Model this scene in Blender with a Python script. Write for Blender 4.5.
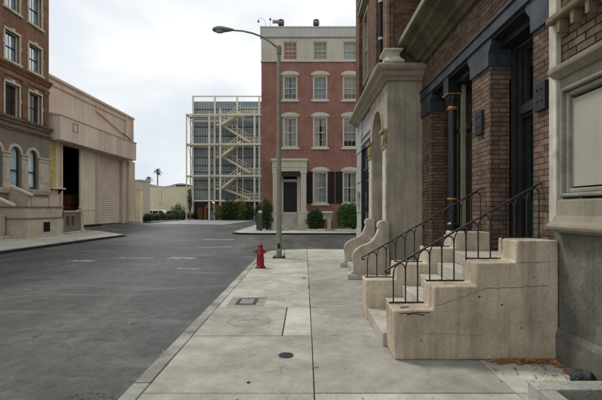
import bpy, bmesh, math, random
from mathutils import Vector, Matrix, noise
R = math.radians
for o in list(bpy.data.objects): bpy.data.objects.remove(o)
C = bpy.context.scene.collection
scene = bpy.context.scene
# ------------------------------------------------------------------ camera
cam_d = bpy.data.cameras.new('camera'); cam = bpy.data.objects.new('camera', cam_d); C.objects.link(cam)
cam.location = (0, 0, 1.7); cam.rotation_euler = (R(90), 0, 0)
cam_d.sensor_width = 36; cam_d.lens = 23.92; cam_d.shift_x = -0.0066; cam_d.shift_y = 0.0133
cam_d.clip_end = 3000; cam_d.clip_start = 0.05
scene.camera = cam
scene.render.resolution_x = 1024; scene.render.resolution_y = 680
scene.view_settings.view_transform = 'Standard'; scene.view_settings.look = 'None'
scene.view_settings.exposure = 0.38; scene.view_settings.gamma = 1
# ------------------------------------------------------------------ world: overcast sky
SUN_EL, SUN_AZ = 56, 308          # azimuth clockwise from +Y
W = bpy.data.worlds.new('World'); scene.world = W; W.use_nodes = True
nt = W.node_tree; nt.nodes.clear()
def N(t, **k):
    n = nt.nodes.new(t)
    for a, b in k.items(): setattr(n, a, b)
    return n
L = lambda a, b: nt.links.new(a, b)
sky = N('ShaderNodeTexSky', sky_type='NISHITA', sun_disc=False, sun_elevation=R(SUN_EL), sun_rotation=R(SUN_AZ), altitude=50, air_density=1.0, dust_density=3.0)
b1 = N('ShaderNodeBackground'); b1.inputs[1].default_value = 0.13; L(sky.outputs[0], b1.inputs[0])
tc = N('ShaderNodeTexCoord'); mp = N('ShaderNodeMapping'); mp.inputs['Scale'].default_value = (1.1, 1.1, 2.4); mp.inputs['Location'].default_value = (1.3, .2, .6)
mp.inputs['Rotation'].default_value = (0, 0, .2)
L(tc.outputs['Generated'], mp.inputs[0])
n1 = N('ShaderNodeTexNoise'); n1.inputs['Scale'].default_value = 1.9; n1.inputs['Detail'].default_value = 4.5; n1.inputs['Roughness'].default_value = .5; n1.inputs['Distortion'].default_value = .35
L(mp.outputs[0], n1.inputs[0])
cr = N('ShaderNodeValToRGB'); e = cr.color_ramp.elements
e[0].position = .34; e[0].color = (.66, .73, .80, 1); e[1].position = .58; e[1].color = (.98, .98, .98, 1)
m = e.new(.46); m.color = (.78, .82, .86, 1)
L(n1.outputs[0], cr.inputs[0])
b2 = N('ShaderNodeBackground'); b2.inputs[1].default_value = .84; L(cr.outputs[0], b2.inputs[0])
cr2 = N('ShaderNodeValToRGB'); e = cr2.color_ramp.elements; e[0].position = .2; e[0].color = (.9,)*3+(1,); e[1].position = .45; e[1].color = (.97,)*3+(1,)
L(n1.outputs[0], cr2.inputs[0])
mx = N('ShaderNodeMixShader'); L(cr2.outputs[0], mx.inputs[0]); L(b1.outputs[0], mx.inputs[1]); L(b2.outputs[0], mx.inputs[2])
wo = N('ShaderNodeOutputWorld'); L(mx.outputs[0], wo.inputs[0])
# ------------------------------------------------------------------ sun behind the clouds
sd = bpy.data.lights.new('sun', 'SUN'); sd.energy = 1.5; sd.angle = R(11); sd.color = (1, .96, .88)
sun = bpy.data.objects.new('sun', sd); C.objects.link(sun)
sv = Vector((math.sin(R(SUN_AZ))*math.cos(R(SUN_EL)), math.cos(R(SUN_AZ))*math.cos(R(SUN_EL)), math.sin(R(SUN_EL))))
sun.rotation_euler = sv.to_track_quat('Z', 'Y').to_euler(); sun.location = sv*50

# ================================================================== materials
def mat_base(name):
    m = bpy.data.materials.new(name); m.use_nodes = True; t = m.node_tree; t.nodes.clear()
    out = t.nodes.new('ShaderNodeOutputMaterial'); p = t.nodes.new('ShaderNodeBsdfPrincipled'); t.links.new(p.outputs[0], out.inputs[0])
    return m, t, p, out
class G:
    def __init__(s, t): s.t = t
    def n(s, ty, ins=None, **k):
        n = s.t.nodes.new(ty)
        for a, b in k.items(): setattr(n, a, b)
        for a, b in (ins or {}).items():
            if isinstance(b, bpy.types.NodeSocket): s.t.links.new(b, n.inputs[a])
            else: n.inputs[a].default_value = b
        return n
    def noise(s, vec, scale, detail=4, rough=.55, dist=0):
        return s.n('ShaderNodeTexNoise', {'Vector': vec, 'Scale': scale, 'Detail': detail, 'Roughness': rough, 'Distortion': dist}).outputs[0]
    def ramp(s, f, p0, p1, c0=(0, 0, 0), c1=(1, 1, 1)):
        n = s.n('ShaderNodeValToRGB', {0: f}); e = n.color_ramp.elements
        e[0].position = p0; e[1].position = p1; e[0].color = tuple(c0)+(1,); e[1].color = tuple(c1)+(1,)
        return n.outputs[0]
    def mix(s, f, a, b, mode='MIX'):
        n = s.n('ShaderNodeMix', data_type='RGBA', blend_type=mode)
        for i, v in ((0, f), (6, a), (7, b)):
            if isinstance(v, bpy.types.NodeSocket): s.t.links.new(v, n.inputs[i])
            else: n.inputs[i].default_value = v if i == 0 else tuple(v)+(1,)
        return n.outputs[2]
    def math(s, op, a, b=0):
        n = s.n('ShaderNodeMath', operation=op)
        for i, v in ((0, a), (1, b)):
            if isinstance(v, bpy.types.NodeSocket): s.t.links.new(v, n.inputs[i])
            else: n.inputs[i].default_value = v
        return n.outputs[0]
def sc(c, k): return tuple(x*k for x in c)
def surf(name, c1, c2=None, scale=1.5, rough=.85, bump=.15, bscale=40, streak=0, scol=None, crack=0, crack_scale=.9, metal=0, island=0, gum=0, speck=0, spec=.12, bdist=.01, coat=0):
    m, t, p, out = mat_base(name); g = G(t)
    tc = g.n('ShaderNodeTexCoord').outputs['Object']
    c2 = c2 or sc(c1, .78)
    n_ = g.noise(tc, scale, 6, .6, .3)
    col = g.mix(g.ramp(n_, .35, .65), c1, c2)
    if speck:
        f = g.noise(tc, bscale*1.7, 3, .7)
        col = g.mix(speck, col, g.ramp(f, .3, .7, (.12,)*3, (1.0,)*3), 'MULTIPLY') if speck < 0 else g.mix(speck, col, g.ramp(f, .3, .7, (.3,)*3, (1.5,)*3), 'MULTIPLY')
    if streak:
        mp = g.n('ShaderNodeMapping', {'Vector': tc, 'Scale': (5, 5, .35)}).outputs[0]
        s_ = g.ramp(g.noise(mp, 1.3, 5, .65, .2), .45, .72)
        col = g.mix(g.math('MULTIPLY', s_, streak), col, scol or sc(c1, .45))
    if gum:
        sp = g.n('ShaderNodeTexVoronoi', {'Vector': tc, 'Scale': 2.6, 'Randomness': 1.0}).outputs[0]
        col = g.mix(g.ramp(sp, .028, .045, (gum,)*3, (0,)*3), col, (.10, .095, .085))
        md = g.noise(tc, 3.4, 9, .72, .0)
        col = g.mix(.9, col, g.ramp(md, .36, .66, (.80,)*3, (1.16,)*3), 'MULTIPLY')
    if island:
        r = g.n('ShaderNodeNewGeometry').outputs['Random Per Island']
        col = g.mix(1.0, col, g.ramp(r, 0, 1, (1-island,)*3, (1+island*.4,)*3), 'MULTIPLY')
    h = g.noise(tc, bscale, 6, .65)
    h2 = g.noise(tc, bscale*.12, 4, .6)
    hh = g.math('ADD', h, g.math('MULTIPLY', h2, 1.5))
    if crack:
        dv = g.n('ShaderNodeVectorMath', {0: tc, 1: g.n('ShaderNodeVectorMath', {0: g.n('ShaderNodeTexNoise', {'Vector': tc, 'Scale': 1.6, 'Detail': 6, 'Roughness': .6}).outputs[1], 3: .45}, operation='SCALE').outputs[0]}, operation='ADD').outputs[0]
        vd = g.n('ShaderNodeTexVoronoi', {'Vector': dv, 'Scale': crack_scale}, feature='DISTANCE_TO_EDGE').outputs[0]
        line = g.ramp(vd, .0, .005, (1,)*3, (0,)*3)
        msk = g.ramp(g.noise(tc, 1.1, 3), .50, .56)
        cf = g.math('MULTIPLY', line, msk)
        col = g.mix(g.math('MULTIPLY', cf, crack), col, sc(c2, .18))
        hh = g.math('SUBTRACT', hh, g.math('MULTIPLY', cf, 2.0))
    t.links.new(col, p.inputs['Base Color'])
    p.inputs['Metallic'].default_value = metal; p.inputs['Specular IOR Level'].default_value = spec
    t.links.new(g.ramp(n_, .2, .8, (max(rough-.08, .02),)*3, (min(rough+.08, 1),)*3), p.inputs['Roughness'])
    if bump:
        b = g.n('ShaderNodeBump', {'Strength': bump, 'Distance': bdist, 'Height': hh}); t.links.new(b.outputs[0], p.inputs['Normal'])
    if coat: p.inputs['Coat Weight'].default_value = coat
    return m
def brickm(name, a, b, mortar, bw=.21, bh=.072, ms=.011, bump=.6, var=.45, wear=None, rough=.88, soot=.6, tone=.5):
    m, t, p, out = mat_base(name); g = G(t)
    tc = g.n('ShaderNodeTexCoord').outputs['Object']
    s = g.n('ShaderNodeSeparateXYZ', {0: tc})
    wob = g.n('ShaderNodeTexNoise', {'Vector': tc, 'Scale': 6.0, 'Detail': 2}).outputs[0]
    wz = g.math('MULTIPLY', g.math('SUBTRACT', wob, .5), .012)
    v = g.n('ShaderNodeCombineXYZ', {0: g.math('ADD', g.math('ADD', s.outputs[0], s.outputs[1]), wz), 1: g.math('ADD', s.outputs[2], wz), 2: 0.0}).outputs[0]
    br = g.n('ShaderNodeTexBrick', {'Vector': v, 'Color1': tuple(a)+(1,), 'Color2': tuple(b)+(1,), 'Mortar': tuple(mortar)+(1,), 'Scale': 1.0, 'Mortar Size': ms, 'Mortar Smooth': .25, 'Bias': -.1, 'Brick Width': bw, 'Row Height': bh})
    big = g.noise(tc, .7, 5, .6, .4); fine = g.noise(tc, 55, 5, .7)
    col = g.mix(var, br.outputs[0], g.ramp(big, .3, .7, (.5,)*3, (1.35,)*3), 'MULTIPLY')
    col = g.mix(.5, col, g.ramp(fine, .3, .7, (.6,)*3, (1.25,)*3), 'MULTIPLY')
    ms_ = g.n('ShaderNodeMapping', {'Vector': tc, 'Scale': (2.2, 2.2, .28)}).outputs[0]
    col = g.mix(soot, col, g.ramp(g.noise(ms_, 1.2, 7, .7, .3), .35, .68, (1.12,)*3, (.52,)*3), 'MULTIPLY')
    # each brick its own tone
    bx = g.math('FLOOR', g.math('DIVIDE', s.outputs[2], bh)); off = g.math('MULTIPLY', g.math('MODULO', bx, 2.0), bw*.5)
    by = g.math('FLOOR', g.math('DIVIDE', g.math('ADD', g.math('ADD', s.outputs[0], s.outputs[1]), off), bw))
    wn = g.n('ShaderNodeTexWhiteNoise', {0: g.n('ShaderNodeCombineXYZ', {0: bx, 1: by, 2: 0.0}).outputs[0]}, noise_dimensions='3D').outputs[0]
    col = g.mix(tone, col, g.ramp(wn, 0, 1, (.6,)*3, (1.4,)*3), 'MULTIPLY')
    if wear:
        col = g.mix(g.math('MULTIPLY', g.ramp(g.noise(tc, 3.1, 7, .75, .6), .56, .68), .6), col, wear)
    t.links.new(col, p.inputs['Base Color']); p.inputs['Roughness'].default_value = rough; p.inputs['Specular IOR Level'].default_value = .10
    hh = g.math('ADD', g.math('MULTIPLY', br.outputs[1], -1.0), g.math('MULTIPLY', fine, .35))
    bn = g.n('ShaderNodeBump', {'Strength': bump, 'Distance': .012, 'Height': hh}); t.links.new(bn.outputs[0], p.inputs['Normal'])
    return m
def leafm(name, cols, rough=.55):
    m, t, p, out = mat_base(name); g = G(t)
    r = g.n('ShaderNodeNewGeometry').outputs['Random Per Island']
    n = g.n('ShaderNodeValToRGB', {0: r}); e = n.color_ramp.elements
    e[0].color = tuple(cols[0])+(1,); e[1].color = tuple(cols[-1])+(1,)
    for i, c in enumerate(cols[1:-1]): x = e.new((i+1)/(len(cols)-1)); x.color = tuple(c)+(1,)
    t.links.new(n.outputs[0], p.inputs['Base Color']); p.inputs['Roughness'].default_value = rough
    p.inputs['Specular IOR Level'].default_value = .35
    return m
def glassm(name, tint=(.9, .95, .97), amount=.35, rough=.03):
    m, t, p, out = mat_base(name); t.nodes.remove(p); g = G(t)
    tr = g.n('ShaderNodeBsdfTransparent', {0: tuple(tint)+(1,)})
    gl = g.n('ShaderNodeBsdfGlossy', {0: (1, 1, 1, 1), 'Roughness': rough})
    nz = g.noise(g.n('ShaderNodeTexCoord').outputs['Object'], 1.7, 3)
    bn = g.n('ShaderNodeBump', {'Strength': .12, 'Distance': .05, 'Height': nz}); t.links.new(bn.outputs[0], gl.inputs['Normal'])
    lw = g.n('ShaderNodeLayerWeight', {0: .5})
    f = g.math('MINIMUM', g.math('ADD', g.math('MULTIPLY', g.math('POWER', lw.outputs[1], 4.0), .8), amount+.03), 1.0)
    mx = g.n('ShaderNodeMixShader', {0: f, 1: tr.outputs[0], 2: gl.outputs[0]}); t.links.new(mx.outputs[0], out.inputs[0])
    return m
def asphaltm():
    m, t, p, out = mat_base('asphalt'); g = G(t)
    tc = g.n('ShaderNodeTexCoord').outputs['Object']
    mp = g.n('ShaderNodeMapping', {'Vector': tc, 'Scale': (.55, .16, 1)}).outputs[0]
    n_ = g.noise(mp, 1.0, 9, .68, .6)
    col = g.mix(g.ramp(n_, .38, .64), (.019, .021, .0195), (.060, .062, .058))
    mid = g.noise(tc, 5.5, 10, .78, .3)
    col = g.mix(1.0, col, g.ramp(mid, .36, .66, (.38,)*3, (1.75,)*3), 'MULTIPLY')
    big = g.noise(tc, .5, 5, .65, .8)
    col = g.mix(.9, col, g.ramp(big, .35, .65, (.55,)*3, (1.4,)*3), 'MULTIPLY')
    agg = g.noise(tc, 38, 4, .8)
    col = g.mix(1.0, col, g.ramp(agg, .34, .68, (.35,)*3, (1.9,)*3), 'MULTIPLY')
    agg2 = g.n('ShaderNodeTexVoronoi', {'Vector': tc, 'Scale': 42.0}).outputs[0]
    col = g.mix(g.ramp(agg2, .03, .17, (.6,)*3, (0,)*3), col, (.20, .20, .185))
    # hairline cracks
    dv = g.n('ShaderNodeVectorMath', {0: tc, 1: g.n('ShaderNodeVectorMath', {0: g.n('ShaderNodeTexNoise', {'Vector': tc, 'Scale': 1.3, 'Detail': 9, 'Roughness': .72}).outputs[1], 3: 1.5}, operation='SCALE').outputs[0]}, operation='ADD').outputs[0]
    vd = g.n('ShaderNodeTexVoronoi', {'Vector': dv, 'Scale': .8}, feature='DISTANCE_TO_EDGE').outputs[0]
    line = g.ramp(vd, .0, .005, (1,)*3, (0,)*3); msk = g.ramp(g.noise(tc, .9, 3), .56, .62)
    cf = g.math('MULTIPLY', line, msk)
    col = g.mix(g.math('MULTIPLY', cf, .6), col, (.012, .012, .012))
    oil = g.n('ShaderNodeTexVoronoi', {'Vector': tc, 'Scale': .9}).outputs[0]
    col = g.mix(g.ramp(oil, .03, .09, (.6,)*3, (0,)*3), col, (.014, .014, .014))
    # worn pale smears (old crossing paint scrubbed off)
    mp2 = g.n('ShaderNodeMapping', {'Vector': tc, 'Scale': (.3, 1.6, 1)}).outputs[0]
    pale = g.ramp(g.noise(mp2, .9, 6, .7, .4), .55, .70)
    col = g.mix(g.math('MULTIPLY', pale, .5), col, (.17, .172, .168))
    t.links.new(col, p.inputs['Base Color'])
    t.links.new(g.ramp(n_, .3, .7, (.42,)*3, (.62,)*3), p.inputs['Roughness']); p.inputs['Specular IOR Level'].default_value = .5
    hh = g.math('ADD', g.math('ADD', agg, g.math('MULTIPLY', n_, 3)), g.math('MULTIPLY', cf, -3))
    bn = g.n('ShaderNodeBump', {'Strength': .8, 'Distance': .012, 'Height': hh}); t.links.new(bn.outputs[0], p.inputs['Normal'])
    return m
M = {}
M['asphalt'] = asphaltm()
M['yard'] = surf('yard_asphalt_sheen', (.30, .31, .33), (.20, .205, .22), 1.0, .5, .3, 50, speck=.4, spec=.5)  # lighter bluish colour carries the grazing sheen of worn asphalt
M['ground'] = surf('ground_earth', (.16, .15, .13), (.12, .12, .10), .2, .95, 0)
M['sidewalk'] = surf('sidewalk_concrete', (.50, .482, .42), (.345, .332, .285), .9, .85, .4, 45, island=.25, speck=.35, gum=.8, crack=.5, crack_scale=.6)
M['kerb'] = surf('kerb_concrete', (.42, .415, .37), (.25, .25, .22), 1.6, .85, .5, 30, island=.25, speck=.4, gum=.5)
M['joint'] = surf('joint_dirt', (.06, .05, .04), (.04, .035, .03), 3, .95, 0)
M['patch'] = surf('patch_concrete', (.47, .465, .41), (.32, .32, .275), 1.0, .85, .3, 45, speck=.5)
M['stoop'] = surf('stoop_stucco', (.575, .49, .375), (.38, .32, .235), 1.5, .88, .5, 20, streak=.65, scol=(.19, .15, .105), speck=.25)
M['stoop2'] = surf('stoop_stucco_yellow', (.63, .55, .43), (.45, .385, .28), 1.9, .88, .4, 26, streak=.45, scol=(.24, .19, .13), speck=.3)
M['step'] = surf('step_stone', (.50, .47, .40), (.36, .33, .28), 2.5, .85, .3, 40, speck=.3)
M['scroll'] = surf('scroll_stucco', (.58, .53, .43), (.38, .335, .26), 2, .85, .3, 30, streak=.6, scol=(.2, .17, .12), speck=.2)
M['iron'] = surf('iron_black', (.012, .012, .013), (.03, .026, .023), 14, .42, .2, 80, metal=.2, spec=.5)
M['brick_near'] = brickm('brick_near', (.215, .142, .103), (.12, .080, .06), (.055, .046, .04), .205, .072, .0075, .9, .55, (.28, .22, .17), soot=.5, tone=.45)
M['brick_corner'] = brickm('brick_corner', (.215, .12, .075), (.10, .06, .042), (.16, .125, .095), .2, .075, .009, .6, .6)
M['brick_tan'] = brickm('brick_tan', (.42, .30, .19), (.33, .20, .13), (.25, .20, .15), .2, .075, .010, .6, .4)
M['brick_grey'] = brickm('brick_grey', (.24, .19, .13), (.13, .095, .06), (.045, .036, .028), .27, .085, .011, 1.2, .6, (.20, .15, .10))
M['brick_far'] = brickm('brick_far', (.325, .155, .110), (.27, .125, .088), (.29, .185, .155), .22, .078, .014, .3, .4, (.36, .21, .17), soot=.35, tone=.2)
M['brick_brown'] = brickm('brick_brown', (.285, .158, .095), (.215, .118, .07), (.20, .125, .085), .22, .078, .012, .3, .5, soot=.5, tone=.3)
M['brown_trim'] = surf('brown_trim', (.22, .115, .068), (.14, .075, .045), 2, .8, .2, 30, streak=.4)
M['belt'] = surf('belt_stone', (.215, .18, .14), (.14, .115, .09), 1.5, .85, .2, 30, streak=.5)
M['ground_stucco'] = surf('ground_stucco', (.225, .19, .15), (.17, .145, .115), 1.2, .9, .15, 30, streak=.3)
M['left_stone'] = surf('left_stone', (.51, .445, .345), (.40, .35, .27), 1.6, .88, .15, 30, streak=.35)
M['cream_frame'] = surf('cream_frame', (.55, .52, .42), (.45, .42, .34), 2, .75, .1, 30, streak=.35)
M['cream_far'] = surf('cream_far', (.60, .56, .45), (.52, .48, .38), .8, .8, .1, 20, streak=.25)
M['band'] = surf('band_stucco', (.56, .52, .41), (.49, .45, .35), .5, .88, .1, 20, streak=.4, scol=(.33, .30, .23))
M['parapet'] = surf('parapet_metal', (.50, .50, .45), (.44, .44, .40), .6, .75, .1, 20, streak=.35)
M['ware'] = surf('ware_stucco', (.66, .55, .43), (.56, .46, .355), .5, .9, .2, 20, streak=.55, scol=(.36, .29, .21), speck=.15)
M['ware_box'] = surf('ware_panel', (.69, .585, .47), (.60, .50, .40), .5, .85, .1, 20, streak=.5, scol=(.39, .325, .245), island=.12)
M['ware_door'] = surf('ware_door', (.68, .60, .49), (.60, .52, .42), .5, .7, .1, 20, streak=.35)
M['ware_yellow'] = surf('ware_yellow', (.70, .64, .48), (.60, .55, .40), .8, .85, .1, 20, streak=.4)
M['moss_yellow'] = surf('moss_yellow', (.58, .48, .16), (.33, .29, .13), 3, .9, .1, 20, streak=.7, scol=(.17, .12, .05))
M['yellow_wall'] = surf('yellow_wall', (.80, .735, .53), (.70, .64, .46), .35, .9, .1, 12, streak=.5, scol=(.48, .42, .28))
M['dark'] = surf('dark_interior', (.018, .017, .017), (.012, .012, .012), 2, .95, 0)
M['brown_wood'] = surf('brown_wood', (.20, .085, .035), (.13, .055, .025), 5, .7, .2, 30, streak=.5)
M['blue_steel'] = surf('blue_steel', (.056, .072, .09), (.024, .03, .038), 2.6, .5, .35, 50, streak=.7, scol=(.014, .016, .02), spec=.35, speck=.3)
M['navy'] = surf('navy_paint', (.013, .015, .019), (.008, .009, .012), 3, .4, .15, 40, spec=.4)
M['post_cream'] = surf('post_cream', (.33, .31, .21), (.24, .22, .145), 3, .7, .15, 30, streak=.4)
M['cornice'] = surf('cornice_weathered', (.165, .135, .085), (.075, .07, .045), 1.8, .85, .4, 24, streak=.5, speck=.25)
M['cornice_edge'] = surf('cornice_edge', (.34, .32, .26), (.24, .23, .19), 2, .8, .2, 30)
M['b3_stone'] = surf('b3_stone', (.44, .39, .305), (.30, .265, .205), 1.4, .88, .25, 30, streak=.7, scol=(.17, .145, .105), speck=.25)
M['b3_cornice'] = surf('b3_cornice', (.36, .315, .25), (.27, .235, .185), 1.5, .85, .2, 30, streak=.4)
M['b3_grey'] = surf('b3_grey', (.42, .43, .42), (.33, .34, .33), 2, .85, .2, 30, streak=.3)
M['strip'] = surf('pale_strip', (.66, .62, .52), (.44, .40, .33), 5, .85, .3, 30, streak=.4)
M['near_stone'] = surf('near_stone', (.30, .27, .205), (.195, .175, .135), 1.5, .85, .35, 30, streak=.45, speck=.25)
M['near_panel'] = surf('near_panel', (.40, .385, .32), (.35, .335, .28), .8, .85, .12, 35, streak=.15)
M['near_frame'] = surf('near_frame', (.31, .30, .25), (.20, .195, .165), 3, .8, .4, 30, speck=.35, streak=.4)
M['near_base'] = surf('near_base', (.21, .20, .165), (.11, .105, .09), 1.8, .9, .7, 22, streak=.7, speck=.45)
M['near_wood'] = surf('near_wood', (.27, .21, .135), (.15, .115, .075), 4, .8, .4, 40, streak=.5)
M['black_paint'] = surf('black_paint', (.012, .012, .013), (.018, .018, .019), 3, .5, .1, 40, spec=.3)
M['dark_frame'] = surf('dark_frame', (.030, .028, .025), (.018, .017, .016), 3, .55, .2, 40, spec=.25)  # low albedo also carries the shade of the doorway recess
M['plate'] = surf('wall_plate', (.026, .028, .034), (.016, .017, .021), 5, .55, .3, 50, spec=.3)
M['teal_door'] = surf('teal_door', (.014, .026, .023), (.009, .016, .014), 3, .45, .1, 40)  # teal darkened so the colour holds the recess shade
M['gold'] = surf('gold_paint', (.42, .24, .07), (.28, .14, .05), 12, .5, .3, 60, metal=.3)
M['gold_cream'] = surf('gold_cream', (.50, .40, .20), (.18, .13, .07), 14, .6, .6, 60)
M['curtain'] = surf('curtain_net', (.42, .42, .38), (.34, .34, .31), 3, .9, .1, 40)
M['curtain_pink'] = surf('curtain_pink', (.50, .11, .14), (.40, .08, .11), 3, .9, .1, 40)
M['curtain_green'] = surf('curtain_green', (.33, .32, .22), (.27, .26, .18), 3, .9, .1, 40)
M['curtain_blue_reflection'] = surf('curtain_blue_reflection', (.55, .68, .72), (.42, .54, .58), 3, .9, .1, 40)  # pale blue also carries the sky reflection of the window panes
M['curtain_grey'] = surf('curtain_grey', (.33, .34, .32), (.24, .25, .24), 3, .9, .1, 40)
M['curtain_slate'] = surf('curtain_slate', (.24, .29, .32), (.16, .20, .22), 3, .9, .1, 40)
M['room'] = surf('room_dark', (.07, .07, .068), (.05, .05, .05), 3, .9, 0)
M['glass'] = glassm('window_glass', (.88, .92, .93), .03)
M['glass_sky'] = glassm('window_glass_sky', (.7, .8, .85), .30)
M['glass_dark'] = glassm('shop_glass', (.35, .42, .45), .01)  # tint lowered with the door colours for the dark recess
M['steel_cream'] = surf('steel_cream', (.72, .67, .50), (.60, .55, .41), .8, .6, .1, 30, streak=.4, scol=(.38, .25, .12))
M['steel_white'] = surf('steel_white', (.74, .73, .66), (.64, .63, .57), .8, .6, .1, 30, streak=.4)
M['cladding'] = surf('tower_cladding', (.335, .38, .40), (.245, .28, .30), .35, .6, .1, 20, streak=.5, scol=(.13, .15, .16))
M['pole'] = surf('pole_paint', (.27, .275, .225), (.19, .195, .16), 3, .6, .2, 60, streak=.5, scol=(.12, .10, .07))
M['lamp_head'] = surf('lamp_head', (.20, .24, .23), (.14, .17, .17), 4, .45, .1, 60, metal=.2)
M['red'] = surf('hydrant_red', (.40, .010, .018), (.16, .008, .014), 9, .45, .5, 40, streak=.7, scol=(.05, .012, .01), coat=.1, spec=.4, speck=.4)
M['rust_red'] = surf('rust_red', (.36, .22, .18), (.30, .24, .2), 9, .85, .3, 60)
M['rust'] = surf('rust', (.10, .055, .03), (.06, .035, .02), 9, .85, .3, 60)
M['shutter'] = surf('shutter_black', (.02, .018, .02), (.03, .025, .028), 3, .6, .1, 40)
M['van_white'] = surf('van_white', (.72, .73, .74), (.68, .69, .70), 2, .3, 0, 40, spec=.5)
M['tyre'] = surf('tyre', (.02, .02, .02), (.03, .03, .03), 5, .85, 0)
M['cast_iron'] = surf('cast_iron', (.085, .088, .09), (.06, .06, .062), 14, .5, .4, 90, metal=.5)
M['meter'] = surf('meter_frame', (.06, .07, .085), (.04, .045, .055), 8, .5, .2, 60)
M['paint_white'] = surf('worn_white_paint', (.42, .43, .42), (.08, .082, .08), 6, .7, .1, 60, speck=.8)
M['rock'] = surf('rock_dark', (.075, .085, .085), (.02, .02, .022), 9, .75, .6, 30)
M['drum'] = surf('drum_dark', (.045, .055, .065), (.03, .036, .042), 3, .35, 0, spec=.6)
M['orange'] = surf('orange_fabric', (.22, .085, .035), (.15, .06, .028), 3, .7, 0)
M['bark'] = surf('bark', (.13, .10, .07), (.08, .06, .045), 4, .9, .4, 20)
M['palm_trunk'] = surf('palm_trunk', (.20, .17, .13), (.14, .12, .09), 4, .9, .2, 10)
M['hill'] = surf('hill_haze', (.48, .54, .55), (.42, .48, .49), .02, 1, 0)
M['leaf_dark'] = leafm('leaf_dark', [(.018, .04, .014), (.03, .065, .02), (.045, .09, .028), (.02, .05, .018)])
M['leaf_box'] = leafm('leaf_box', [(.03, .08, .015), (.05, .13, .025), (.075, .19, .035), (.035, .09, .02)])
M['leaf_yellow'] = leafm('leaf_yellow', [(.10, .14, .03), (.16, .20, .04), (.05, .09, .02), (.13, .13, .04)])
M['leaf_mix'] = leafm('leaf_mix', [(.025, .055, .015), (.06, .09, .025), (.10, .10, .03), (.03, .06, .02)])
M['leaf_palm_hazed'] = leafm('leaf_palm_hazed', [(.17, .21, .16), (.21, .25, .19), (.15, .18, .14)])  # leaf tones paled, with slight distance haze in the colour
M['litter'] = leafm('litter', [(.34, .12, .04), (.50, .22, .08), (.24, .09, .03), (.60, .38, .20), (.14, .06, .03), (.5, .26, .12)], .8)

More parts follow.
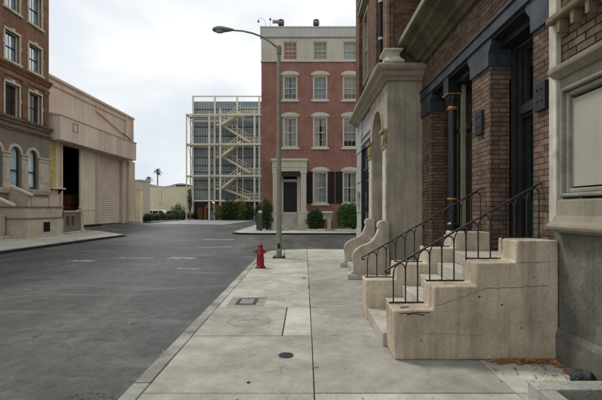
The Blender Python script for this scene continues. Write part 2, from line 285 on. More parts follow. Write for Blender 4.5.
# ================================================================== mesh helpers
class MB:
    def __init__(s): s.bm = bmesh.new()
    def split(s, name, m, parent=None, bevel=0, smooth=False, seg=2):
        """one object per connected piece"""
        left = set(s.bm.verts); out = []
        while left:
            v0 = min(left, key=lambda v: tuple(v.co)); isl = {v0}; st_ = [v0]
            while st_:
                v = st_.pop()
                for e_ in v.link_edges:
                    w = e_.other_vert(v)
                    if w not in isl: isl.add(w); st_.append(w)
            left -= isl; q = MB(); mp_ = {v: q.bm.verts.new(v.co) for v in isl}
            for f_ in {f_ for v in isl for f_ in v.link_faces}: q.bm.faces.new([mp_[v] for v in f_.verts])
            out.append(q.build(name, m, parent, bevel, smooth, seg))
        s.bm.free(); return out
    def quad(s, *pts):
        return s.bm.faces.new([s.bm.verts.new(p) for p in pts])
    def box(s, x0, x1, y0, y1, z0, z1):
        if x0 > x1: x0, x1 = x1, x0
        if y0 > y1: y0, y1 = y1, y0
        v = [s.bm.verts.new(p) for p in ((x0,y0,z0),(x1,y0,z0),(x1,y1,z0),(x0,y1,z0),(x0,y0,z1),(x1,y0,z1),(x1,y1,z1),(x0,y1,z1))]
        for f in ((3,2,1,0),(4,5,6,7),(0,1,5,4),(1,2,6,5),(2,3,7,6),(3,0,4,7)): s.bm.faces.new([v[i] for i in f])
        return v
    def prism(s, poly, fn, a, b):
        """poly: list of 2-D points; fn(p, q, w) -> 3-D; extruded from w=a to w=b"""
        A = [s.bm.verts.new(fn(p[0], p[1], a)) for p in poly]; B = [s.bm.verts.new(fn(p[0], p[1], b)) for p in poly]
        fs = [s.bm.faces.new(A), s.bm.faces.new(B[::-1])]
        for f_ in fs: f_.normal_update()
        n = len(poly)
        for i in range(n): s.bm.faces.new([A[i], B[i], B[(i+1) % n], A[(i+1) % n]])
        bmesh.ops.triangulate(s.bm, faces=fs)
    def ring(s, c, r, d, seg, up=None):
        d = Vector(d).normalized(); up = Vector(up) if up else (Vector((0,0,1)) if abs(d.z) < .9 else Vector((1,0,0)))
        a = d.cross(up).normalized(); b = a.cross(d).normalized()
        ra, rb = r if isinstance(r, (tuple, list)) else (r, r)
        return [s.bm.verts.new(Vector(c)+a*ra*math.cos(2*math.pi*i/seg)+b*rb*math.sin(2*math.pi*i/seg)) for i in range(seg)]
    def skin(s, rings, cap=True):
        n = len(rings[0])
        for A, B in zip(rings, rings[1:]):
            for i in range(n): s.bm.faces.new([A[i], A[(i+1) % n], B[(i+1) % n], B[i]])
        if cap: s.bm.faces.new(rings[0][::-1]); s.bm.faces.new(rings[-1])
    def tube(s, pts, r, seg=8, cap=True):
        pts = [Vector(p) for p in pts]; rr = r if isinstance(r, list) else [r]*len(pts)
        rings = []
        for i, p in enumerate(pts):
            d = (pts[min(i+1, len(pts)-1)]-pts[max(i-1, 0)])
            rings.append(s.ring(p, rr[i], d, seg))
        s.skin(rings, cap)
    def lathe(s, prof, c, seg=20, axis=(0,0,1)):
        """prof: (radius, height) along axis from c"""
        ax = Vector(axis).normalized(); c = Vector(c)
        s.skin([s.ring(c+ax*h, max(r, .0005), ax, seg) for r, h in prof])
    def build(s, name, m, parent=None, bevel=0, smooth=False, seg=2):
        bmesh.ops.recalc_face_normals(s.bm, faces=s.bm.faces[:])
        me = bpy.data.meshes.new(name); s.bm.to_mesh(me); s.bm.free()
        if smooth:
            for p in me.polygons: p.use_smooth = True
        me.materials.append(M[m]); o = bpy.data.objects.new(name, me); C.objects.link(o)
        if smooth:
            try: me.set_sharp_from_angle(angle=R(40))
            except Exception: pass
        if parent:
            o.parent = parent
            root = parent
            T = Matrix.Identity(4)
            p = parent
            while p: T = T @ Matrix.Translation(p.location) ; p = p.parent
            o.matrix_parent_inverse = Matrix.Translation(-ROOTLOC.get(topof(parent).name, Vector((0,0,0)))) if parent.type == 'EMPTY' else Matrix.Identity(4)
        if bevel:
            b = o.modifiers.new('bevel', 'BEVEL'); b.width = bevel; b.segments = seg; b.limit_method = 'ANGLE'; b.angle_limit = R(35)
        return o
CL = bpy.data.textures.new('wear', 'CLOUDS'); CL.noise_scale = .16; CL.noise_depth = 4
CL2 = bpy.data.textures.new('wear_fine', 'CLOUDS'); CL2.noise_scale = .03; CL2.noise_depth = 3
def worn(o, voxel=.014, k=.014, k2=.004):
    r = o.modifiers.new('remesh', 'REMESH'); r.mode = 'VOXEL'; r.voxel_size = voxel; r.use_smooth_shade = True
    for t_, q in ((CL, k), (CL2, k2)):
        d = o.modifiers.new('wear', 'DISPLACE'); d.texture = t_; d.strength = q; d.mid_level = .5; d.texture_coords = 'GLOBAL'
    return o
ROOTLOC = {}
def topof(o):
    while o.parent: o = o.parent
    return o
def thing(name, label, cat, loc=(0,0,0), group=None):
    o = bpy.data.objects.new(name, None); C.objects.link(o); o.location = loc; o.empty_display_size = .3
    ROOTLOC[o.name] = Vector(loc)
    o['label'] = label; o['category'] = cat
    if group: o['group'] = group
    return o
def tag(o, label, cat, group=None):
    o['label'] = label; o['category'] = cat
    if group: o['group'] = group
    return o
def struct(o, kind='structure'): o['kind'] = kind; return o
def copy_tree(o, parent=None):
    c = o.copy(); C.objects.link(c); c.parent = parent
    for ch in o.children: copy_tree(ch, c)
    return c
# wall-plane boxes.  f = (axis, plane, sign): u runs along the wall, d out of it
def wp(f, u, z, d): return (f[1]+f[2]*d, u, z) if f[0] == 'x' else (u, f[1]+f[2]*d, z)
def wbox(mb, f, u0, u1, z0, z1, d0, d1):
    a = wp(f, u0, z0, d0); b = wp(f, u1, z1, d1)
    mb.box(a[0], b[0], a[1], b[1], z0, z1)
def wprism(mb, f, poly, d0, d1): mb.prism(poly, lambda u, z, d: wp(f, u, z, d), d0, d1)
def wall(mb, f, u0, u1, z0, z1, holes, d0=-.3, d1=0):
    us = sorted({u0, u1, *[h[i] for h in holes for i in (0, 1) if u0 < h[i] < u1]})
    for a, b in zip(us, us[1:]):
        mid = (a+b)/2; zz = z0
        for h in sorted([h for h in holes if h[0] < mid < h[1]], key=lambda h: h[2]):
            if h[2] > zz+1e-6: wbox(mb, f, a, b, zz, h[2], d0, d1)
            zz = max(zz, h[3])
        if zz < z1-1e-6: wbox(mb, f, a, b, zz, z1, d0, d1)
def molding(mb, f, u0, u1, prof):
    """prof: closed polygon of (d, z) swept along the wall"""
    if f[0] == 'x': mb.prism(prof, lambda d, z, u: (f[1]+f[2]*d, u, z), u0, u1)
    else: mb.prism(prof, lambda d, z, u: (u, f[1]+f[2]*d, z), u0, u1)
def arc(cu, cz, r, a0, a1, n=12, rz=None):
    rz = rz or r
    return [(cu+r*math.cos(R(a0+(a1-a0)*i/n)), cz+rz*math.sin(R(a0+(a1-a0)*i/n))) for i in range(n+1)]

def sash_window(parent, f, u0, u1, z0, z1, depth=.14, fm='cream_far', frame=.07, glass='glass', curt='curtain', muntins=(3, 2), arch=False, folds=True, room=True, seed=0, sashm=None, mid=.5, cd=.16, part=False):
    """window set in an opening u0..u1, z0..z1: window > sash, pane, curtain"""
    mb = MB(); d0, d1 = -depth, -depth+.08
    wbox(mb, f, u0, u0+frame, z0, z1, d0-.08, d1); wbox(mb, f, u1-frame, u1, z0, z1, d0-.08, d1)
    wbox(mb, f, u0+frame, u1-frame, z1-frame, z1, d0-.08, d1); wbox(mb, f, u0+frame, u1-frame, z0, z0+frame*.8, d0-.08, d1)
    w = mb.build('window', fm, parent)
    a, b, c, e = u0+frame, u1-frame, z0+frame*.8, z1-frame
    zm = c+(e-c)*mid; s = MB(); t = .028
    wbox(s, f, a, a+t, c, e, d0-.05, d0-.01); wbox(s, f, b-t, b, c, e, d0-.05, d0-.01)
    wbox(s, f, a+t, b-t, zm-.03, zm+.03, d0-.055, d0+.005)
    wbox(s, f, a+t, b-t, c, c+t*1.5, d0-.05, d0-.01); wbox(s, f, a+t, b-t, e-t*1.5, e, d0-.05, d0-.01)
    nx, nz = muntins
    for i in range(1, nx):
        x = a+(b-a)*i/nx
        wbox(s, f, x-.011, x+.011, c+t*1.5, zm-.03, d0-.04, d0-.015); wbox(s, f, x-.011, x+.011, zm+.03, e-t*1.5, d0-.04, d0-.015)
    for lo, hi in ((c, zm), (zm, e)):
        for i in range(1, nz):
            z = lo+(hi-lo)*i/nz
            wbox(s, f, a+t, b-t, z-.011, z+.011, d0-.038, d0-.017)
    s.build('sash', sashm or fm, w)
    g = MB(); g.quad(*[wp(f, *q) for q in ((a, c, d0-.03), (b, c, d0-.03), (b, e, d0-.03), (a, e, d0-.03))]); g.build('pane', glass, w)
    if curt:
        rnd = random.Random(seed); k = MB(); n = 26; pts = []
        for i in range(n+1):
            x = a+(b-a)*i/n; pts.append((x, d0-cd+.028*math.sin(i*1.7+rnd.random()*.8)))
        gap = rnd.choice((0, 0, .12, .2, .3)) if part else 0; cm_ = (a+b)/2+rnd.uniform(-.08, .08); drop = rnd.choice((0, 0, .0, .45)) if part else 0
        for p, q in zip(pts, pts[1:]):
            if abs((p[0]+q[0])/2-cm_) < gap*.5: continue
            k.quad(wp(f, p[0], c+drop, p[1]), wp(f, q[0], c+drop, q[1]), wp(f, q[0], e, q[1]), wp(f, p[0], e, p[1])); continue
            k.quad(wp(f, p[0], c, p[1]), wp(f, q[0], c, q[1]), wp(f, q[0], e, q[1]), wp(f, p[0], e, p[1]))
        k.build('curtain', curt, w)
    if room:
        k = MB(); k.quad(*[wp(f, *q) for q in ((a-.02, c-.02, d0-.32), (b+.02, c-.02, d0-.32), (b+.02, e+.02, d0-.32), (a-.02, e+.02, d0-.32))]); k.build('room_backing', 'room', w)
    return w

def leaves(mb, pts, size, rnd, up=.3):
    for p in pts:
        d = Vector((rnd.gauss(0, 1), rnd.gauss(0, 1), rnd.gauss(0, 1)+up)).normalized()
        a = d.orthogonal().normalized(); a.rotate(Matrix.Rotation(rnd.random()*6.28, 3, d)); b = d.cross(a)
        s = size*rnd.uniform(.6, 1.3); p = Vector(p)
        mb.quad(p-a*s, p-b*s*.5, p+a*s, p+b*s*.5)
def blob_points(c, r, n, rnd, seed, power=.5, rough=.35, boxy=0):
    c = Vector(c); out = []
    while len(out) < n:
        d = Vector((rnd.gauss(0, 1), rnd.gauss(0, 1), rnd.gauss(0, 1))).normalized()
        if boxy:
            mxx = max(abs(d.x), abs(d.y), abs(d.z)); d2 = d/mxx; d2 = d2*(1-boxy*.0); dd = d*(1-boxy)+d2*boxy
        else: dd = d
        k = 1+rough*(noise.noise(d*2.2+Vector((seed, 0, 0)))+.5*noise.noise(d*6+Vector((0, seed, 0))))
        t = rnd.random()**power
        p = Vector((dd.x*r[0], dd.y*r[1], dd.z*r[2]))*k*t
        # gaps: clump field
        if noise.noise((c+p)*3.1/max(.4, min(r))+Vector((seed*7, 0, 0))) < -.22 and rnd.random() < .8: continue
        q = c+p
        if q.z < .03: continue
        out.append(q)
    return out
def shrub(name, label, cat, c, r, n, leaf, m, seed, group=None, boxy=0, rough=.3, stems=True, sprigs=0):
    rnd = random.Random(seed)
    t = thing(name, label, cat, (c[0], c[1], GZ(c)), group)
    mb = MB(); leaves(mb, blob_points(c, r, n, rnd, seed, .35, rough, boxy), leaf, rnd)
    for i in range(sprigs):
        a = rnd.random()*6.28; x = c[0]+math.cos(a)*r[0]*.7*rnd.random(); y = c[1]+math.sin(a)*r[1]*.7*rnd.random(); h = r[2]*rnd.uniform(.15, .45)
        pts = [(x+rnd.gauss(0, .04), y+rnd.gauss(0, .04), c[2]+r[2]*.9+h*k/8) for k in range(9)]
        leaves(mb, pts, leaf, rnd)
    mb.build('foliage', m, t)
    if stems:
        mb = MB(); z0 = GZ(c)
        for i in range(5):
            a = rnd.random()*6.28
            mb.tube([(c[0]+.06*math.cos(a), c[1]+.06*math.sin(a), z0-.03), (c[0]+r[0]*.35*math.cos(a), c[1]+r[1]*.35*math.sin(a), c[2]), (c[0]+r[0]*.5*math.cos(a), c[1]+r[1]*.5*math.sin(a), c[2]+r[2]*.5)], [.035, .022, .01], 5)
        mb.build('stem', 'bark', t)
    return t
def GZ(c): return 0.0 if 27.4 < c[1] < 34 else -.13

# ================================================================== ground, roads, pavements
mb = MB(); mb.box(-900, 900, -60, 1500, -.6, -.16); struct(mb.build('ground', 'ground'))
mb = MB(); mb.box(-45, 40, -8, 110, -.155, -.13); struct(mb.build('road', 'asphalt'))
mb = MB()
mb.quad((-19.6, 47, -.126), (-9, 44, -.126), (-7, 61, -.126), (-18, 66, -.126)); struct(mb.build('yard_sheen_paving', 'yard'))  # sheet over the road that paints in the yard's sheen
KX, KW = -1.67, .165
def kerb_path(kind):
    pts = []
    if kind == 'near':
        y = -4.0
        while y < 14.9: pts.append((KX, y)); y += .79
        for a in range(180, 89, -12): pts.append((KX+1.65+1.65*math.cos(R(a)), 14.95+1.65*math.sin(R(a))))
        x = .8
        while x < 22: pts.append((x, 16.6)); x += 1.2
    return pts
def sweep_kerb(pts, width, z0, z1, side=1, m='kerb', name='kerb', gap=.006, every=2):
    mb = MB(); rnd = random.Random(3)
    nrm = []
    for i in range(len(pts)):
        a = Vector(pts[max(i-1, 0)]); b = Vector(pts[min(i+1, len(pts)-1)]); d = (b-a).normalized(); nrm.append(Vector((d.y, -d.x))*side)
    for i in range(len(pts)-1):
        a, b = Vector(pts[i]), Vector(pts[i+1]); d = (b-a).normalized()*(gap if (i % every == 0) else 0)
        a2, b2 = a+d, b
        dz = rnd.uniform(-.003, .003)
        P = [a2, b2, b2+nrm[i+1]*width, a2+nrm[i]*width]
        lo = [mb.bm.verts.new((p.x, p.y, z0)) for p in P]; hi = [mb.bm.verts.new((p.x, p.y, z1+dz)) for p in P]
        mb.bm.faces.new(lo[::-1]); mb.bm.faces.new(hi)
        for k in range(4): mb.bm.faces.new([lo[k], lo[(k+1) % 4], hi[(k+1) % 4], hi[k]])
    o = mb.build(name, m, bevel=.014); struct(o); return o
near_path = kerb_path('near')
sweep_kerb(near_path, KW, -.28, 0.0)
# paved slabs of the near pavement, each a real slab with open joints
def leftlim(y):
    if y <= 14.95: return KX+KW+.006
    r = 1.65-KW-.006; dy = min(y-14.95, r*.9999)
    return KX+1.65-math.sqrt(r*r-dy*dy)
mb = MB(); mb.box(-1.5, 22, -4, 16.4, -.2, -.018); mb.box(-1.45, 0, 14, 15, -.21, -.02)
struct(mb.build('sidewalk_bed', 'joint'))
mb = MB(); rnd = random.Random(11)
rows = [-4.24, -2.65, -1.07, .51, 2.1, 3.68, 5.33, 6.85, 8.44, 9.95, 12.4, 14.0, 16.6-KW-.004]
cols = [None, .09, 1.95, 3.6, 6, 9, 12, 15, 18, 22]
def slab(poly, z0=-.1, z1=0):
    lo = [mb.bm.verts.new((p[0], p[1], z0)) for p in poly]; hi = [mb.bm.verts.new((p[0], p[1], z1)) for p in poly]
    mb.bm.faces.new(lo[::-1]); f = mb.bm.faces.new(hi); n = len(poly)
    for k in range(n): mb.bm.faces.new([lo[k], lo[(k+1) % n], hi[(k+1) % n], hi[k]])
g = .005
for y0, y1 in zip(rows, rows[1:]):
    for x0, x1 in zip(cols, cols[1:]):
        z = rnd.uniform(-.004, .002)
        jit = rnd.uniform(-.006, .006)
        if x0 is None:
            if abs(y0-5.33) < .01:      # this bay has a separately poured square beside it
                slab([(leftlim(5), y0+g), (-.31, y0+g), (-.31, y1-g), (leftlim(5), y1-g)], z1=.001)
                slab([(-.295, y0+g), (x1-g, y0+g), (x1-g, y1-g), (-.295, y1-g)], z1=z); continue
            n = 1 if y1 < 15 else 10
            L_ = [(leftlim(y0+g+(y1-y0-2*g)*k/n), y0+g+(y1-y0-2*g)*k/n) for k in range(n+1)]
            slab([(x1-g+jit, y0+g), (x1-g-jit, y1-g)]+L_[::-1], z1=z)
        else:
            slab([(x0+g+jit if x0 < 1 else x0+g, y0+g), (x1-g, y0+g), (x1-g, y1-g), (x0+g-jit if x0 < 1 else x0+g, y1-g)], z1=z)
struct(mb.build('sidewalk', 'sidewalk', bevel=.006, seg=1))
# left pavement
lp = [(-12.6, -2), (-12.45, 8), (-12.2, 16), (-12.0, 22), (-11.7, 25.0), (-11.65, 25.6), (-11.9, 26.1), (-12.6, 26.9), (-15.4, 30.0), (-15.5, 30.2)]
mb = MB(); poly = [(x-.15, y) for x, y in lp]+[(-18.2, 30.1), (-18.2, -2)]
lo = [mb.bm.verts.new((x, y, -.2)) for x, y in poly]; hi = [mb.bm.verts.new((x, y, -.001)) for x, y in poly]
mb.bm.faces.new(hi); n = len(poly)
for k in range(n): mb.bm.faces.new([lo[k], lo[(k+1) % n], hi[(k+1) % n], hi[k]])
struct(mb.build('sidewalk', 'sidewalk'))
sweep_kerb(lp, .2, -.28, .002, side=-1)
# far pavement
fp = [(22, 27.4), (10, 27.4), (4, 27.4), (0, 27.4), (-3.6, 27.45), (-4.4, 27.6), (-4.9, 28.0), (-5.1, 28.8), (-5.1, 33), (-5.1, 45)]
mb = MB(); poly = [(x, y+.12) for x, y in fp[:4]]+[(x+.1, y+.08) for x, y in fp[4:]]+[(22, 45)]
lo = [mb.bm.verts.new((x, y, -.2)) for x, y in poly]; hi = [mb.bm.verts.new((x, y, -.001)) for x, y in poly]
mb.bm.faces.new(hi); n = len(poly)
for k in range(n): mb.bm.faces.new([lo[k], lo[(k+1) % n], hi[(k+1) % n], hi[k]])
struct(mb.build('sidewalk', 'sidewalk'))
sweep_kerb(fp, .16, -.28, .003, side=1)
M['gutter'] = surf('gutter_dark', (.045, .043, .04), (.02, .02, .02), 2.5, .9, .3, 40)  # dark tone for the kerb face and the road edge below it
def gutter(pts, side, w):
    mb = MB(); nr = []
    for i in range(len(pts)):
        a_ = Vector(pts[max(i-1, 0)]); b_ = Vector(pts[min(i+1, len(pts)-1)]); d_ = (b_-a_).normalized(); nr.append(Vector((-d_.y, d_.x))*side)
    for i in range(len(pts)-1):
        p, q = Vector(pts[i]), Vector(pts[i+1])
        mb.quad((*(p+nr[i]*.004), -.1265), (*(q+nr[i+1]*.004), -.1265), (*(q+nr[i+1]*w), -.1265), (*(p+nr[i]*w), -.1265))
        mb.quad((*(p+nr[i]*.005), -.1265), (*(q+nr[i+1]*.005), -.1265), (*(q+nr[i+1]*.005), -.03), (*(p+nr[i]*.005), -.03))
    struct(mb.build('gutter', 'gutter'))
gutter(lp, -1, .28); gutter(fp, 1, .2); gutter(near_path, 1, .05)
# asphalt ramp up to the warehouse doors
mb = MB()
A = [(-14.6, 30.6, -.128), (-14.6, 43, -.128), (-16.6, 43, -.02), (-16.6, 30.3, -.02), (-19, 43, .3), (-19, 30.1, .3)]
v = [mb.bm.verts.new(p) for p in A]; mb.bm.faces.new([v[0], v[1], v[2], v[3]]); mb.bm.faces.new([v[3], v[2], v[4], v[5]])
struct(mb.build('ramp', 'asphalt'))
# worn crossing paint on the road (thin sheets)
def paint(name, label, quads, z=-.127, m='paint_white'):
    mb = MB()
    for q in quads: mb.quad(*[(x, y, z) for x, y in q])
    o = mb.build(name, m); struct(o); return o
paint('road_marking', '', [[(-3.9, 12.0), (-3.2, 11.95), (-3.2, 12.15), (-3.9, 12.2)], [(-8.2, 13.7), (-7.3, 13.6), (-7.2, 13.95), (-8.1, 14.1)], [(-5.0, 14.35), (-4.05, 14.3), (-4.0, 14.8), (-4.95, 14.95)], [(-6.9, 14.5), (-5.5, 14.4), (-5.5, 14.62), (-6.9, 14.75)], [(-6.0, 23.0), (-4.1, 22.9), (-4.1, 23.35), (-6.0, 23.5)], [(-5.0, 18.6), (-3.4, 18.6), (-3.4, 18.9), (-5.0, 18.9)]])

# ================================================================== brick pier building with blue steel lintels (right, middle)
FX = 2.84; F = ('x', FX, -1)
b2 = thing('brick_shop_building', 'dark red brick building with a blue steel lintel over its doorways, behind the railed stoop', 'building', (FX, 7.2, 0))
P1, P2, P3 = (4.575, 4.98), (6.14, 6.80), (9.0, 9.7)
LT, LB, CB = 4.52, 4.28, 3.87
mb = MB()
for a, b in (P1, P2, P3):
    wbox(mb, F, a, b, -.1, CB+.02, -.30 if (a, b) != P2 else -.30, 0)
mb.split('brick_pier', 'brick_near', b2, bevel=.004, seg=1)
mb = MB(); wbox(mb, F, 4.66, 9.7, LT, 9.5, -.35, 0); mb.build('wall', 'brick_near', b2)
mb = MB()      # steel lintel: flange, web, caps over the piers
wbox(mb, F, 4.63, 9.7, LT-.05, LT+.0, -.34, .07)
wbox(mb, F, 4.64, 9.7, LB+.03, LT-.05, -.32, .045)
wbox(mb, F, 4.63, 9.7, LB, LB+.03, -.34, .065)
mb.build('lintel', 'blue_steel', b2, bevel=.005)
mb = MB()
for i, (a, b) in enumerate((P1, P2, P3)):
    l = a-.012; r = b+.012
    h = [(l, CB), (r, CB), (r, CB+.2), (r+.10, CB+.32), (r+.10, LB), (l-.10 if i else l, LB), (l-.10 if i else l, CB+.32), (l, CB+.2)]
    wprism(mb, F, h, -.31, .035)
mb.split('pier_cap', 'blue_steel', b2, bevel=.006)
mb = MB()      # set-back second beam and soffit in the bays
for a, b in ((P1[1], P2[0]), (P2[1], P3[0])):
    wbox(mb, F, a+.002, b-.002, LB-.16, LB-.004, -.36, -.12)
    wbox(mb, F, a+.002, b-.002, LB-.045, LB-.006, -.12, .02)
mb.split('inner_beam', 'black_paint', b2)
# doorway bay
dz = 1.05; y0, y1 = P1[1], P2[0]
door = MB(); dd = -.44
wbox(door, F, y0, y0+.09, dz, LB-.16, dd-.06, dd+.12); wbox(door, F, y1-.09, y1, dz, LB-.16, dd-.06, dd+.12)
wbox(door, F, y1-.17, y1-.09, dz, LB-.16, dd-.06, dd+.06); wbox(door, F, y0+.09, y0+.17, dz, LB-.16, dd-.06, dd+.06)
wbox(door, F, y0+.17, y1-.17, 3.08, 3.20, dd-.08, dd+.10); wbox(door, F, y0+.17, y1-.17, 3.20, 3.25, dd-.06, dd+.06); wbox(door, F, y0+.17, y1-.17, 3.03, 3.08, dd-.06, dd+.06)
wbox(door, F, y0+.17, y1-.17, LB-.26, LB-.16, dd-.06, dd+.04)
wbox(door, F, y0+.17, y0+.24, 3.25, LB-.26, dd-.05, dd+.02); wbox(door, F, y1-.24, y1-.17, 3.25, LB-.26, dd-.05, dd+.02)
dfr = door.build('door_frame', 'dark_frame', b2, bevel=.006)
mb = MB(); a, b = y0+.19, y1-.19
wbox(mb, F, a, a+.11, dz+.02, 3.03, dd-.05, dd); wbox(mb, F, b-.11, b, dz+.02, 3.03, dd-.05, dd)
wbox(mb, F, a+.11, b-.11, dz+.02, dz+.75, dd-.045, dd-.01); wbox(mb, F, a+.11, b-.11, 2.9, 3.03, dd-.05, dd)
wbox(mb, F, a+.17, b-.17, dz+.15, dz+.65, dd-.02, dd+.005)
dr = mb.build('door', 'teal_door', b2, bevel=.006)
mb = MB(); mb.quad(*[wp(F, *q) for q in ((a+.11, dz+.75, dd-.03), (b-.11, dz+.75, dd-.03), (b-.11, 2.9, dd-.03), (a+.11, 2.9, dd-.03))]); mb.build('door_pane', 'glass_dark', dr)
mb = MB(); mb.lathe([(.012, 0), (.012, .04), (.03, .05), (.034, .07), (.02, .09)], wp(F, a+.055, dz+1.0, dd), 14, axis=(-1, 0, 0)); mb.build('door_knob', 'gold', dr, smooth=True)
mb = MB(); mb.quad(*[wp(F, *q) for q in ((y0+.24, 3.25, dd-.02), (y1-.24, 3.25, dd-.02), (y1-.24, LB-.26, dd-.02), (y0+.24, LB-.26, dd-.02))]); mb.build('transom_pane', 'glass_dark', dfr)
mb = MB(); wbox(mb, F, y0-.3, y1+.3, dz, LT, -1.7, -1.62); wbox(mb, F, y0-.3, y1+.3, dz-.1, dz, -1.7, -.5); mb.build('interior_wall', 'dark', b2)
# wide bay with the slim column
y0, y1 = P2[1], P3[0]
mb = MB(); d3 = -.42
for a, b in ((y0, y0+.10), (7.62, 7.70), (8.33, 8.42), (y1-.1, y1)): wbox(mb, F, a, b, .2, LB-.16, d3-.08, d3+.06)
wbox(mb, F, y0+.1, y1-.1, .2, 1.05, d3-.06, d3+.02); wbox(mb, F, y0+.1, y1-.1, 3.25, 3.36, d3-.08, d3+.06); wbox(mb, F, y0+.1, y1-.1, LB-.26, LB-.16, d3-.06, d3+.05)
shop = mb.build('shopfront', 'dark_frame', b2, bevel=.006)
mb = MB(); mb.quad(*[wp(F, *q) for q in ((y0+.1, 1.05, d3-.03), (y1-.1, 1.05, d3-.03), (y1-.1, LB-.26, d3-.03), (y0+.1, LB-.26, d3-.03))]); mb.build('pane', 'glass_dark', shop)
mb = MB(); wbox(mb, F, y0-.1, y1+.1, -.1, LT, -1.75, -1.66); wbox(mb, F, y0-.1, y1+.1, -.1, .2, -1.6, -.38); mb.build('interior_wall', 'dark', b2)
mb = MB(); wbox(mb, F, 7.80, 7.875, 1.3, LB-.17, -.30, -.22); mb.build('inner_post', 'post_cream', b2, bevel=.004)
mb = MB(); cx, cy = FX+.09, 7.95
mb.lathe([(.095, 1.16), (.095, 1.3), (.12, 1.33), (.12, 1.38), (.085, 1.42), (.078, 3.66), (.072, 3.72)], (cx, cy, 0), 20); col_ = mb.build('column', 'navy', b2, smooth=True)
mb = MB(); mb.lathe([(.083, 3.64), (.098, 3.66), (.098, 3.69), (.08, 3.71)], (cx, cy, 0), 20); mb.lathe([(.09, 1.86), (.098, 1.88), (.09, 1.90)], (cx, cy, 0), 20)
for k in range(10):
    a = k*.628; mb.lathe([(.006, -.02), (.02, .0), (.012, .03)], (cx+.115*math.cos(a), cy+.115*math.sin(a), 3.88), 6)
mb.box(cx-.15, cx+.15, cy-.15, cy+.15, 3.925, 3.95); mb.build('gilding', 'gold', col_, smooth=False)
mb = MB(); mb.lathe([(.075, 3.71), (.085, 3.76), (.12, 3.86), (.15, 3.92)], (cx, cy, 0), 20); mb.box(cx-.135, cx+.135, cy-.135, cy+.135, 3.95, LB-.003); mb.build('capital', 'navy', col_, bevel=.004)
mb = MB(); mb.box(cx-.13, cx+.13, cy-.13, cy+.13, -.1, 1.16); mb.build('column_plinth', 'step', b2, bevel=.01)
# steel plates bolted to the piers
for (a, b, z0, z1) in ((4.66, 4.88, 2.86, 3.20), (6.34, 6.58, 2.88, 3.26)):
    mb = MB(); wbox(mb, F, a, b, z0, z1, .001, .05); pl = mb.build('wall_plate', 'plate', b2, bevel=.006)
    mb = MB()
    for (u, z) in ((.3, .75), (.7, .75), (.3, .35), (.7, .35)):
        mb.lathe([(.016, 0), (.016, .008), (.009, .014)], wp(F, a+(b-a)*u, z0+(z1-z0)*z, .05), 8, axis=(-1, 0, 0))
    mb.split('bolt', 'iron', pl)
# weathered cornice (real overhang)
mb = MB()
prof = [(0, 5.10), (.06, 5.10), (.10, 5.16), (.18, 5.20), (.20, 5.27), (.30, 5.36), (.40, 5.42), (.42, 5.50), (.53, 5.56), (.56, 5.60), (.56, 5.67), (.50, 5.72), (0, 5.80)]
molding(mb, F, 4.5, 9.66, prof); cn = mb.build('cornice', 'cornice', b2, bevel=.006)
mb = MB(); molding(mb, F, 4.5, 9.66, [(.562, 5.605), (.59, 5.61), (.60, 5.70), (.562, 5.70)]); mb.build('fascia', 'cornice_edge', cn)
for a, b in ((5.1, 6.0), (6.9, 7.8), (8.3, 9.1)):
    sash_window(b2, ('x', FX, -1), a, b, 6.3, 8.3, depth=-.03, fm='cream_far', room=False, seed=int(a*9))
mb = MB(); mb.box(FX+.30, 12, 4.66, 9.7, 9.3, 9.6); mb.box(FX-.1, FX+.5, 4.6, 9.7, 9.5, 9.75); mb.box(11.9, 12.2, 4.66, 9.7, 0, 9.3); mb.build('roof', 'cornice', b2)

# ================================================================== near grey stone building at the right edge
NX = 2.80; NF = ('x', NX, -1)
nb = thing('stone_base_building', 'grey building at the right edge with a large raised stucco panel and rough brick above', 'building', (NX, 2, 0))
Y0, Y1 = -6, 4.46
mb = MB(); mb.prism([(NX-.0, -.1), (NX-.0, .30), (NX+.015, .34), (NX+.05, .37), (NX+.3, .37), (NX+.3, -.1)], lambda x, z, y: (x, y, z), Y0, Y1+.14); mb.build('plinth', 'near_base', nb, bevel=.008)
mb = MB(); mb.box(NX+.045, NX+.3, Y0, Y1+.14, .37, 1.47); mb.build('base_wall', 'near_base', nb)
mb = MB(); molding(mb, NF, Y0, Y1+.01, [(-.2, 1.44), (.05, 1.44), (.10, 1.47), (.11, 1.50), (.10, 1.525), (.04, 1.56), (.012, 1.62), (0, 1.78), (-.02, 1.80), (-.2, 1.80)]); mb.build('sill_band', 'near_stone', nb, bevel=.006)
mb = MB()      # field around the panel, moulded frame, recessed sheet
pa, pb, pz0, pz1 = .6, 4.39, 1.93, 2.93
wbox(mb, NF, pb+.005, Y1-.022, 1.80, 3.12, -.25, -.03); wbox(mb, NF, Y0, pa-.005, 1.80, 3.12, -.25, -.03); wbox(mb, NF, pa-.005, pb+.005, pz1+.07, 3.12, -.25, -.03)
mb.build('wall', 'near_stone', nb)
mb = MB()
for o_, dd_, w_ in ((0, .012, .04), (.04, -.03, .05)):
    a, b, c, e = pa+o_, pb-o_, pz0-.11+o_, pz1+.07-o_*1.2
    wbox(mb, NF, a, a+w_, c, e, -.25, dd_); wbox(mb, NF, b-w_, b, c, e, -.25, dd_); wbox(mb, NF, a+w_, b-w_, e-w_, e, -.25, dd_); wbox(mb, NF, a+w_, b-w_, c, c+w_, -.25, dd_)
fr = mb.build('panel_frame', 'near_frame', nb, bevel=.014)
mb = MB(); wbox(mb, NF, pa+.085, pb-.085, pz0-.0, pz1-.06, -.25, -.075); mb.build('panel', 'near_panel', fr)
